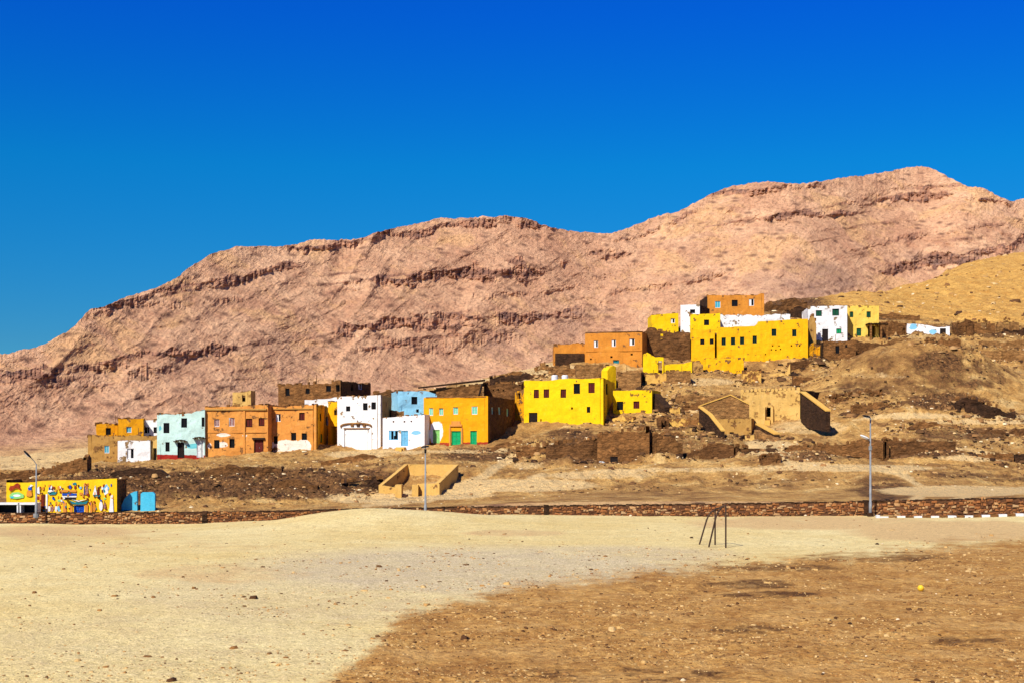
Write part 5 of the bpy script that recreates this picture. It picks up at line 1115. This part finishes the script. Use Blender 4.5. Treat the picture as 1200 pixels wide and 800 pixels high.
# ------------------------------------------------------------------ painted building, stall and blue walls at the left
MURY = 120.0
def mural():
    d = MURY; x0, x1 = P(7.5, d)[0], P(137, d)[0]; org = ((x0+x1)/2, d+3, Z(602, d))
    root = empty('painted_building', org, 'long yellow building covered with painted travel murals at the left edge', 'painted building')
    A, B = (x0, d), (x1, d); L = x1-x0
    def U(px): return P(px, d)[0]-x0
    top = lambda u: Z(float(np.interp(u, [0, .27, .271, 1], [564.6, 564.2, 563, 560.4])), d)
    holes = [(U(86.5), U(98.5), Z(600.5, d), Z(591.5, d)), (U(10), U(40), Z(600.5, d), Z(589.5, d))]
    mb = wall_mesh(A, B, Z(610, d), top, 0.35, holes, 0.03, 5, (), None, -0.1, topref=Z(602, d)); mb.build('wall', M['muraly'], root, org)
    for p, q in (((x1, d), (x1, d+3)), ((x1, d+3), (x0, d+3)), ((x0, d+3), (x0, d))):
        mb = wall_mesh(p, q, Z(610, d), lambda u: Z(561.5, d), 0.35, [], 0.03, 6, (), None, 0, topref=Z(602, d)); mb.build('wall', M['mud2'], root, org)
    m = MB(); m.box(x0+0.2, x1-0.2, d+0.2, d+2.8, Z(569, d)-0.2, Z(569, d)); m.build('roof', M['roof'], root, org)
    fr = frame_of(A, B, U(92.5), Z(596, d)); make_door(root, org, fr, U(98.5)-U(86.5), 9/F*d, 'b')
    s = d/F; lay = [0]
    def poly(pts, mat, nm='mural_figure', proud=None):
        lay[0] += 1; pr = 0.056+0.004*(lay[0] % 9) if proud is None else proud
        m = MB(); n = len(pts)
        for dy in (-pr, -0.0): m.v += [(P(px, d)[0], d+dy, Z(py, d)) for px, py in pts]
        m.face(list(range(n))[::-1]); 
        for i in range(n): m.face([i, (i+1) % n, n+(i+1) % n, n+i])
        m.build(nm, M[mat], root, org)
    def ellp(cx, cy, rx, ry, n=12, a0=0, a1=2*math.pi): return [(cx+rx*math.cos(a0+(a1-a0)*i/n), cy+ry*math.sin(a0+(a1-a0)*i/n)) for i in range(n)]
    def rect(a, b, c, e): return [(a, c), (b, c), (b, e), (a, e)]
    # brown horse leaping over a green hill
    poly([(10.5, 573), (12, 569), (16, 568.5), (19, 566), (21, 565.5), (23.5, 567.5), (23, 570), (25, 572.5), (23.4, 573.6), (21, 571.5), (17, 572), (14, 574.5), (12.6, 575)], 'mbrown')
    poly([(11, 580), (15, 576.5), (22, 576), (28, 579), (28, 582.5), (19, 584), (12, 583)], 'lgreen'); poly(ellp(14.5, 582, 2.2, 1.2), 'wcyan'); poly(ellp(20, 580, 4.5, 1.4), 'wwhite')
    poly([(31, 580.5), (32, 575), (34.5, 572.5), (37, 574), (38, 580), (35, 581.5)], 'orange2'); poly([(32.8, 572), (34.5, 568.5), (37, 570), (37.5, 573.6), (34, 574)], 'wblue'); poly([(34, 571), (36.5, 567), (39, 568.5)], 'wwhite')
    poly([(42, 573), (46, 569.5), (47, 578), (42.6, 577)], 'wwhite'); poly([(42, 581), (48, 581), (47, 585), (43, 584)], 'mbrown')
    poly([(56, 576), (60.5, 568), (64, 575)], 'wwhite'); poly([(55.5, 576.5), (67, 576), (65, 579), (58, 579.4)], 'teal'); poly([(60, 573), (62, 569), (63, 575)], 'maroon')
    for px in (47.5, 51.5, 55): poly(rect(px-1.0, px+1.0, 578.5, 600), ('maroon', 'wwhite', 'orange2')[int(px) % 3])
    poly(rect(49.3, 50.2, 580, 600), 'mbrown')
    poly(rect(73, 90, 573.6, 576), 'orange2'); poly(rect(73, 90, 577.6, 580), 'wblue'); poly(rect(73, 90, 580.6, 582), 'wwhite'); poly(rect(74, 89, 582.5, 584.6), 'dark'); poly([(79, 569.5), (82, 567.6), (85, 569.5), (84, 571.6), (80, 571.6)], 'maroon')
    rm = random.Random(21)
    for k in range(110):
        cx = rm.uniform(44, 134); cy = rm.uniform(565, 599); a_, b_ = rm.uniform(.4, 1.5), rm.uniform(.5, 2.2)
        if 84 < cx < 101 and cy > 583: continue
        poly([(cx-a_, cy-b_*rm.uniform(.4, 1)), (cx+a_*rm.uniform(.2, 1), cy-b_), (cx+a_, cy+b_*rm.uniform(.5, 1)), (cx-a_*rm.uniform(.3, 1), cy+b_)], rm.choice(['mbrown', 'orange2', 'wwhite', 'maroon', 'teal', 'orange', 'wblue', 'tan', 'orange2', 'mbrown']))
    # winged band over the door
    poly([(82, 586), (88, 588), (92.5, 586.4), (97, 588), (103.5, 586), (101.5, 589.8), (92.5, 590.6), (84, 589.8)], 'teal'); poly(ellp(92.5, 586.6, 2, 1.5), 'maroon'); poly([(84, 584.6), (92.5, 586), (102, 584.6), (92.5, 587.2)], 'wwhite', proud=.1)
    for px in (83.6, 101.6): poly(rect(px-1.7, px+1.7, 591, 601), 'orange2')
    poly(rect(74, 78, 588, 600), 'orange'); poly(rect(106, 108.4, 588, 600), 'orange2')
    for px, c in ((58, 'wwhite'), (61.5, 'pink'), (66, 'wwhite'), (69, 'lblue')): poly(ellp(px, 595.5, 1.6, 3.4), c); poly(ellp(px, 591.4, .9, .9), 'mbrown')
    poly([(99.5, 579), (101, 568), (103, 568), (103.8, 579)], 'pink'); poly(ellp(101.8, 567.6, 1.2, 1.2), 'mbrown'); poly(rect(98.6, 99.2, 567, 579), 'wblue')
    poly([(109, 579), (112, 568), (114, 579)], 'wwhite'); poly(rect(114.4, 116.4, 570, 580), 'maroon'); poly([(109, 579.4), (118, 579.4), (117, 581.4), (110, 581.4)], 'teal')
    poly([(120.5, 571), (125, 566.5), (128.5, 571.5), (126, 576), (122, 575.5)], 'lblue'); poly([(121, 574), (126, 569), (127, 577), (123, 579.6)], 'wwhite')
    poly(ellp(110.6, 594, 1.8, 5), 'orange2'); poly(ellp(110.6, 587.6, 1.2, 1.2), 'mbrown'); poly(ellp(116, 582.6, 1.4, 1.6), 'dark')
    poly(ellp(118.6, 592.4, 2.1, 5.5), 'wwhite'); poly(ellp(118.6, 586, 1.1, 1.2), 'wblue'); poly(ellp(123, 592, 1.2, 4), 'pink'); poly(ellp(123, 583.6, 1.6, 1.2), 'lgreen')
    poly([(128, 600.5), (130, 580), (132.4, 579), (133.4, 600.5)], 'wwhite', proud=.08)
    poly(ellp(70, 586, 2.4, 1.3), 'lgreen'); poly(ellp(95, 578, 2.0, 1.6), 'orange2'); poly(ellp(69, 571, 1.6, 2.2), 'orange2'); poly(ellp(94.5, 571, 1.5, 1.5), 'lblue')
M['muraly'] = plaster('mural_yellow', (252, 208, 30), (246, 194, 22), wear=-0.1, dirty=0.3)
M['mbrown'] = simple('brown_red_paint', (170, 62, 26), (130, 44, 20), 7, 0.8)
mural()
# stall counter in front of it
for (a, b, lab) in ((-6, 21.5, 'white fronted stall counter with a black opening, left one at the left edge'), (23.5, 43.5, 'white fronted stall counter with a black opening, right one beside the left street lamp')):
    d = 118.6; xa, xb = P(a, d)[0], P(b, d)[0]; org = ((xa+xb)/2, d+.4, Z(602, d))
    root = empty('stall_counter', org, lab, 'stall', 'stall counters in front of the painted building')
    zt = Z(588.5, d); zb_ = Z(603, d)-.2
    m = MB(); m.box(xa, xb, d-.15, d+1.0, zt-0.16, zt); m.build('counter_top', M['wwhite'], root, org)
    for x in (xa, xb-.1): m = MB(); m.box(x+.002, x+.1, d-.1, d+.9, zb_, zt-.165); m.build('side_panel', M['wwhite'], root, org)
    m = MB(); m.box(xa+.1, xb-.1, d+.75, d+.85, zb_, zt-.17); m.build('back_panel', M['black'], root, org)
    m = MB(); m.box(xa+.1, xb-.1, d, d+.7, zb_+.35, zb_+.4); m.build('shelf', M['dark'], root, org)
# turquoise walls
def blue(pts, lab, d):
    th = 0.35; m = MB(); n = len(pts); org = (P(pts[0][0], d)[0], d, Z(602, d))
    for dy in (0, th): m.v += [(P(px, d)[0], d+dy, Z(py, d)) for px, py in pts]
    m.face(list(range(n))[::-1]); m.face([n+i for i in range(n)])
    for i in range(n): m.face([i, (i+1) % n, n+(i+1) % n, n+i])
    m.at = {'wash': [(-0.1 if pts[0][0] < 150 and i % n > 2 else -0.6) for i in range(2*n)], 'plinth': [-1]*2*n, 'worn': [-.05]*2*n}
    o = m.build('turquoise_wall', M['cyan'], None, org); tag(o, lab, 'wall', 'turquoise walls beside the painted building')
blue([(140.5, 601), (142.5, 591), (146, 583.5), (151, 578.5), (157, 575.5), (160.6, 575), (161, 601)], 'turquoise wall with a curved sloping left edge, next to the painted building', 121.5)
blue([(164.5, 601), (164.8, 578), (167, 576.2), (179, 576), (181.4, 578.5), (181.6, 601)], 'square turquoise wall with rounded top corners, right of the curved turquoise wall', 121)

# ------------------------------------------------------------------ stone boundary wall
def boundary():
    pxs_ = np.linspace(-160, 1380, 200); P0 = []
    for px in pxs_:
        d = float(wall_d(px)); x = (px-600)/F*d
        topy = float(np.interp(px, [-160, 0, 200, 330, 420, 520, 640, 900, 1200, 1380], [602, 601.6, 600.6, 599, 596.6, 594.8, 593, 590, 583.6, 582]))
        P0.append((x, d, float(plaza_z([x], [d])[0])-0.3, Z(topy, d)))
    org = (P0[100][0], P0[100][1], 0.0)
    root = empty('stone_wall', org, 'long low rubble stone boundary wall between the plaza and the hillside', 'stone wall')
    m = MB(); n = len(P0)
    for q in P0: m.v += [(q[0], q[1]+.0, q[2]), (q[0], q[1], q[3]), (q[0], q[1]+.35, q[3]), (q[0], q[1]+.35, q[2]-.6)]
    for i in range(n-1):
        for a, b in ((0, 1), (1, 2), (2, 3)): m.face([4*i+a, 4*i+4+a, 4*i+4+b, 4*i+b])
    m.build('mortar_core', M['mortar'], root, org)
    m = MB()
    for i in range(0, n-1):
        a, b = P0[i], P0[i+1]; wob = random.uniform(-.03, .03)
        for k in range(2):
            t0, t1 = k/2, (k+1)/2; xa = a[0]+(b[0]-a[0])*t0; xb = a[0]+(b[0]-a[0])*t1-.02; z = a[3]+(b[3]-a[3])*t0+.003+random.uniform(-.02, .05)
            m.box(xa, xb, a[1]-.06, a[1]+.4, z-.02, z+.07, jit=.012)
    o = m.build('coping', M['mudk'], root, org); 
    st = MB(); rnd = []
    rr = random.Random(3)
    xx = P0[0][0]
    XS = [q[0] for q in P0]; DS = [q[1] for q in P0]; BS = [q[2] for q in P0]; TS = [q[3] for q in P0]
    z0 = -1.4
    row = 0
    z = min(BS)
    while z < max(TS):
        h_ = rr.uniform(.12, .2); x = XS[0]+rr.uniform(0, .2)
        while x < XS[-1]:
            w_ = rr.choice((.12, .2, .26, .34, .46))*rr.uniform(.8, 1.2); xm = x+w_/2; b = np.interp(xm, XS, BS)+.1; t = np.interp(xm, XS, TS)
            if b < z+h_*.6 and z+h_ < t+.02:
                y = np.interp(xm, XS, DS); pr = rr.uniform(.03, .1); dz = rr.uniform(-.06, .06)
                x_0, x_1, z_0, z_1 = x+.02, x+w_-.01, z+.015+dz, z+h_*rr.uniform(.8, 1.35)-.01+dz; j = .05
                c = lambda v: v+rr.uniform(-j, j); wv = .09*math.sin(xm*1.3)+.07*math.sin(xm*3.1+z*4); z_0 += wv; z_1 += wv
                base = len(st.v)
                st.v += [(c(x_0), y-.0, c(z_0)), (c(x_1), y, c(z_0)), (c(x_1), y, c(z_1)), (c(x_0), y, c(z_1))]
                st.v += [(x_0+.03+rr.uniform(0, .03), y-pr, z_0+.03), (x_1-.03-rr.uniform(0, .03), y-pr*rr.uniform(.7, 1.1), z_0+.025), (x_1-.04, y-pr, z_1-.03), (x_0+.03, y-pr*rr.uniform(.7, 1.1), z_1-.03)]
                for f in ((4, 5, 6, 7), (0, 1, 5, 4), (1, 2, 6, 5), (2, 3, 7, 6), (3, 0, 4, 7)): st.face([base+i for i in f])
                rnd += [rr.random()*.999]*8
            x += w_
        z += h_
    st.at = dict(rnd=rnd); o = st.build('stonework', M['masonry'], root, org); o['kind'] = 'stuff'
    for px in (1015.5, 640, 240, -120, 1340):
        d = float(wall_d(px)); x = (px-600)/F*d; zt = float(np.interp(x, XS, TS)); zb_ = float(np.interp(x, XS, BS))
        m = MB(); m.box(x-.2, x+.2, d-.16, d+.45, zb_, zt+.13, jit=.01); m.build('pillar', M['mudk'], root, org)
boundary()
# white and black painted kerb at the right
d = 104.2
xk = P(1031, d)[0]; zk = float(plaza_z([xk+4], [d])[0])
root = empty('painted_kerb', (xk, d, zk), 'low kerb of alternating white and dark stones below the wall at the right', 'kerb')
def hexstone(m, x0, x1, y0, y1, z0, z1): m.box(x0, x1, y0, y1, z0, z1, jit=.012)
x = xk; k = 0
while x < xk+22:
    w_ = 0.62; zz = float(plaza_z([x+.3], [d])[0]); m = MB(); hexstone(m, x, x+w_-.015, d-.12, d+.12, zz-.25, zz+.10+.010*(x-xk)); o = m.build('kerb_stone', M['wwhite' if k % 2 == 0 else 'mud2'], root, (xk, d, zk)); x += w_; k += 1
m = MB(); m.box(xk-.28, xk-.03, d-.16, d+.14, zk-.7, zk+.2); m.build('end_stone', M['wwhite'], root, (xk, d, zk))

# ------------------------------------------------------------------ street lamps
def lamp(px, d, py0, pytop, kind, label):
    x, y = P(px, d); zb_ = Z(py0, d)-.3; zt = Z(pytop, d); org = (x, y, zb_); root = empty('street_lamp', org, label, 'street lamp', 'street lamps along the boundary wall')
    m = MB(); m.tube([(x, y, zb_), (x, y, zb_+1.2), (x, y, zb_+1.21), (x, y, zt)], [.12, .11, .085, .05], 10); m.build('pole', M['steel'], root, org, True)
    m = MB(); m.tube([(x, y, zb_+.1), (x, y, zb_+.42)], .24, 10); m.build('base', M['mudk' if kind != 0 else 'steel'], root, org)
    def head(hx, hy, hz, tx, mat, ln=.75):
        m = MB(); fr = lambda c: (hx+c[0]*math.cos(tx)-c[2]*math.sin(tx), hy+c[1], hz+c[0]*math.sin(tx)+c[2]*math.cos(tx))
        n = 8
        prof = [(-ln/2, .05, .05), (-ln/2+.1, .13, .09), (0, .17, .11), (ln/2-.12, .12, .08), (ln/2, .05, .04)]
        b = len(m.v)
        for (a, ry, rz) in prof:
            for k in range(n): an = 2*math.pi*k/n; m.v.append(fr((a, ry*math.cos(an), rz*math.sin(an)*(1 if math.sin(an) > 0 else .55))))
        for i in range(len(prof)-1):
            for k in range(n): m.face([b+i*n+k, b+i*n+(k+1) % n, b+(i+1)*n+(k+1) % n, b+(i+1)*n+k])
        m.face([b+k for k in range(n)]); m.face([b+(len(prof)-1)*n+k for k in range(n)])
        o = m.build('lamp_head', M[mat], root, org)
        m = MB(); m.box(-.22, .22, -.09, .09, -.085, -.07, fr=fr); m.build('lens', M['wwhite'], o, org)
    if kind == 0:
        m = MB(); m.tube([(x, y, zt-.05), (x-.15, y-.1, zt+.25), (x-.45, y-.25, zt+.6)], .035, 7); m.build('arm', M['steel'], root, org)
        head(x-.62, y-.3, zt+.78, R(-44), 'black', .85)
    elif kind == 1:
        m = MB(); m.tube([(x, y, zt-.1), (x, y-.5, zt+.15)], .035, 7); m.build('arm', M['steel'], root, org); head(x+.02, y-.6, zt+.12, R(8), 'black', .62)
        m = MB(); m.tube([(x, y, zt-.35), (x, y, zt-.05)], .09, 8); m.build('collar', M['black'], root, org)
    else:
        m = MB(); m.tube([(x, y, zt-.1), (x-.1, y-.15, zt+.12), (x-.3, y-.3, zt+.1)], .035, 7); m.build('arm', M['steel'], root, org); head(x-.38, y-.3, zt+.08, R(-12), 'black', .6)
        z2 = Z(513, d); m = MB(); m.tube([(x, y, z2-.25), (x-.35, y-.2, z2)], .03, 7); m.build('arm', M['steel'], root, org); head(x-.5, y-.25, z2+.08, R(-22), 'wwhite', .7)
        m = MB(); m.tube([(x, y, Z(527, d)), (x, y, Z(522, d))], .13, 8); m.build('clamp', M['steel'], root, org)
lamp(42.5, 116.5, 603, 543, 0, 'tall street lamp with a tilted black head, in front of the painted building')
lamp(498.5, 110.5, 605, 525, 1, 'street lamp with a small black head, standing beside the ochre walled basin')
lamp(1020, 106.6, 602, 489, 2, 'tallest street lamp with a black top head and a second white lamp, at the right')
# the right pole leans slightly
# ------------------------------------------------------------------ goal frame
def goal():
    dn, df = 76.3, 78.6
    def pt(px, py, d): x, y = P(px, d); return (x, y, Z(py, d))
    n0 = pt(850.5, 640.5, dn); gz = float(plaza_z([n0[0]], [dn])[0])
    root = empty('goal_frame', (n0[0], dn, gz), 'small rusty tube goal frame without a net, standing before the boundary wall', 'goal frame')
    o_ = (n0[0], dn, gz)
    f0 = pt(838, 636, df); gf = float(plaza_z([f0[0]], [df])[0])
    tn = pt(850.5, 591.5, dn); tf = pt(838, 596.5, df)
    def t(pts, nm): m = MB(); m.tube(pts, .045, 8); m.build(nm, M['rust'], root, o_)
    t([(n0[0], dn, gz-.1), tn], 'post'); t([(f0[0], df, gf-.1), tf], 'post')
    t([tn, tf], 'crossbar')
    b1 = pt(830, 639, dn+.3); b2 = pt(818.8, 637, df)
    t([tn, pt(846, 593, dn), pt(841, 600, dn), pt(838.5, 607, dn), (b1[0], b1[1], gz-.1)], 'stay')
    t([tf, pt(834.5, 598.5, df), pt(830.5, 603, df), pt(828, 609, df), (b2[0], b2[1], gf-.1)], 'stay')
goal()
# ball
x, y = P(1079, 53.5); z = float(plaza_z([x], [y])[0]); import bmesh
bm = bmesh.new(); bmesh.ops.create_uvsphere(bm, u_segments=20, v_segments=14, radius=.125); me = bpy.data.meshes.new('ball')
for v in bm.verts: v.co *= 1+.02*math.sin(9*v.co.x*8)
bm.to_mesh(me); me.materials.append(M['ballm']); me.polygons.foreach_set('use_smooth', [True]*len(me.polygons)); bm.free()
o = bpy.data.objects.new('ball', me); scene.collection.objects.link(o); o.location = (x, y, z+.13); tag(o, 'small yellow ball lying alone on the brown ground at the right', 'ball')

# ------------------------------------------------------------------ loose stones
def rock_mb(rr, r, n1=7):
    m = MB(); 
    rings = [(-.5, .6), (-.1, 1.0), (.35, .8), (.62, .35)]
    for (zz, rad) in rings:
        for k in range(n1): a = 2*math.pi*k/n1; q = rad*rr.uniform(.75, 1.2); m.v.append((r*q*math.cos(a), r*q*math.sin(a)*.85, r*(zz+rr.uniform(-.1, .1))*.8))
    for i in range(3):
        for k in range(n1): m.face([i*n1+k, i*n1+(k+1) % n1, (i+1)*n1+(k+1) % n1, (i+1)*n1+k])
    m.face([k for k in range(n1)][::-1]); m.face([3*n1+k for k in range(n1)]); return m
rr = random.Random(11)
ROCKS = [(1110, 679, 4, 'rock', 'pale rounded rock on the brown ground, above and right of the yellow ball'), (1052, 727.5, 4.5, 'rock', 'flat pale stone below and left of the yellow ball'), (1015, 771, 3.6, 'rock', 'upright pale stone low on the brown ground, right of centre'),
         (800.5, 797, 6, 'rock', 'largest white stone at the bottom edge of the photo'), (996, 731, 5, 'rockd', 'dark flat clod on the brown ground, left of the flat pale stone'), (1028, 637.5, 4, 'rockd', 'black stone at the upper edge of the brown ground near the right lamp'),
         (1034, 637, 2.6, 'rock', 'small pale stone touching the black stone near the right lamp'), (810.5, 630, 3.6, 'rockd', 'dark brown block on the sand left of the goal frame'), (550, 631.5, 2.2, 'rockd', 'small black stone on the pale mound, right of the middle lamp'),
         (739, 604.5, 4, 'rock', 'white block at the foot of the boundary wall near the middle'), (944, 602, 3.6, 'rock', 'white stone at the foot of the boundary wall, left of the right lamp'), (1029, 691, 2.5, 'rock', 'pale stone left of the yellow ball'), (1097, 694, 2.6, 'rock', 'pale stone right of the yellow ball'),
         (115, 697, 2.2, 'rockd', 'lone dark stone on the pale sand at the left'), (87, 634.5, 1.8, 'rockd', 'tiny dark stone on the sand near the left end of the wall'), (866, 693, 3, 'rock', 'pale stone at the edge of the dark soil patch'), (965, 789, 3, 'rock', 'pale stone at the bottom edge, right of the white stone'),
         (1148, 683, 2.6, 'rock', 'pale stone near the right edge, level with the rounded rock'), (770, 776, 2.4, 'rockd', 'dark clod near the bottom edge, left of the white stone'), (964, 789.5, 4, 'rockd', 'dark clod at the bottom edge, right of the white stone')]
for px, py, r, mt, lab in ROCKS:
    d = H*F/(py-HZ); x, y = P(px, d); 
    for _ in range(6):
        z = float(plaza_z([x], [y])[0]); d = (H-z)*F/(py-HZ); x, y = P(px, min(d, float(wall_d(px))-.3))
    z = float(plaza_z([x], [y])[0]); R_ = r*y/F*.62
    m = rock_mb(rr, R_); o = m.build('rock', M[mt]); o.location = (x, y, z+R_*.25); o.rotation_euler = (0, 0, rr.uniform(0, 6)); tag(o, lab, 'stone', 'larger stones lying on the plaza')
def scatter(name, n, pxr, dsel, zf, size, mat, seed, keep=None, label=None):
    rg = np.random.default_rng(seed); px = rg.uniform(pxr[0], pxr[1], n); d = dsel(rg, n); x = (px-600)/F*d
    z = zf(x, d)
    if keep is not None:
        k = keep(px, pyof(z, d), x, d, rg) ; px, d, x, z = px[k], d[k], x[k], z[k]
    n = len(x); sz = size(rg, n, d); base = np.array([(-1, -1, -.6), (1, -1, -.6), (1, 1, -.6), (-1, 1, -.6), (-.7, -.7, .5), (.7, -.6, .55), (.6, .7, .45), (-.7, .6, .6)])*.5
    V = base[None]*(1+rg.uniform(-.35, .35, (n, 8, 3))); V = V*(rg.uniform(.6, 1.5, (n, 1, 3))*np.array([1, 1, .75])); a = rg.uniform(0, 6.28, n); c, s = np.cos(a)[:, None], np.sin(a)[:, None]
    Xv = V[..., 0]*c-V[..., 1]*s; Yv = V[..., 0]*s+V[..., 1]*c; V = np.stack([Xv, Yv, V[..., 2]], -1)*sz[:, None, None]+np.stack([x, d, z+sz*.12], -1)[:, None]
    q = np.array([(4, 5, 6, 7), (0, 1, 5, 4), (1, 2, 6, 5), (2, 3, 7, 6), (3, 0, 4, 7)]); Q = (q[None]+np.arange(n)[:, None, None]*8).reshape(-1, 4)
    me = bpy.data.meshes.new(name); me.vertices.add(n*8); me.vertices.foreach_set('co', V.astype(np.float32).ravel()); me.loops.add(Q.size); me.loops.foreach_set('vertex_index', Q.astype(np.int32).ravel())
    me.polygons.add(len(Q)); me.polygons.foreach_set('loop_start', np.arange(0, Q.size, 4, dtype=np.int32)); me.polygons.foreach_set('loop_total', np.full(len(Q), 4, dtype=np.int32))
    at = me.attributes.new('rnd', 'FLOAT', 'POINT'); at.data.foreach_set('value', np.repeat(rg.random(n)*.999, 8).astype(np.float32)); me.materials.append(M[mat]); me.update(calc_edges=True)
    o = bpy.data.objects.new(name, me); scene.collection.objects.link(o); o['kind'] = 'stuff'
    if label: o['label'] = label; o['category'] = 'stones'
    return o
def dscreen(lo, hi):
    return lambda rg, n: H*F/(rg.uniform(lo, hi, n)-HZ)
def kp(px, py, x, d, rg):
    br, g, gold, dk = plaza_masks(px, py); return rg.random(len(px)) < np.clip((.08+.75*br+.45*g+.2*dk)*(.55+1.6*np.clip(fbm(x*.35, d*.3, 3, 99), -.3, 1)), 0, 1)*(d < wall_d(px)-.4)
scatter('pebbles', 75000, (-60, 1260), dscreen(606, 880), plaza_z, lambda rg, n, d: np.clip(.024*np.exp(rg.normal(0, .6, n))*(d/30)**.6, .015, .26), 'pebble', 1, kp, 'pebbles and clods strewn over the plaza')
WALLS_ = [(P(h['A'][0], h['A'][1]), P(h['B'][0], h['B'][1])) for h in HS if not h['roof'] or 'mud' in h['mat']]
def near_wall(x, y):
    r = np.full(len(x), 99.0)
    for a_, b_ in WALLS_:
        dx, dy = b_[0]-a_[0], b_[1]-a_[1]; t_ = np.clip(((x-a_[0])*dx+(y-a_[1])*dy)/(dx*dx+dy*dy), 0, 1)
        r = np.minimum(r, np.hypot(x-a_[0]-t_*dx, y-a_[1]-t_*dy))
    return r
def kh(px, py, x, d, rg): return rg.random(len(px)) < np.clip(.07+.5*ell(px, py, ROUGH)*(px > 600)+.9*np.exp(-(near_wall(x, d)/2.2)**2), 0, 1)
def kd(px, py, x, d, rg): return rg.random(len(px)) < np.clip(.7*ell(px, py, ROUGH)+.8*ell(px, py, DARK), 0, 1)
scatter('dark_rubble', 45000, (-80, 1280), lambda rg, n: rg.uniform(121, 235, n), hill_z, lambda rg, n, d: np.clip(.13*np.exp(rg.normal(0, .55, n)), .05, .8), 'debrisd', 3, kd, 'dark clods and broken stones on the brown slopes')
scatter('fallen_masonry', 30000, (560, 1280), lambda rg, n: rg.uniform(146, 235, n), hill_z, lambda rg, n, d: np.clip(.2*np.exp(rg.normal(0, .6, n)), .08, 1.0), 'debrisd', 7, lambda px, py, x, d, rg: rg.random(len(px)) < np.clip(np.exp(-(near_wall(x, d)/1.6)**2)*1.2, 0, 1), 'fallen mudbricks and stones around the ruined walls')
scatter('rubble', 42000, (-80, 1280), lambda rg, n: rg.uniform(119, 235, n), hill_z, lambda rg, n, d: np.clip(.14*np.exp(rg.normal(0, .5, n)), .06, .6), 'debris', 2, kh, 'broken stones and mudbrick rubble on the slope')
scatter('boulders', 1600, (940, 1400), lambda rg, n: rg.uniform(235, 400, n), hill_z, lambda rg, n, d: np.clip(.2*np.exp(rg.normal(0, .7, n)), .1, 1.6), 'debris', 4, None, 'scattered rocks on the golden hill')
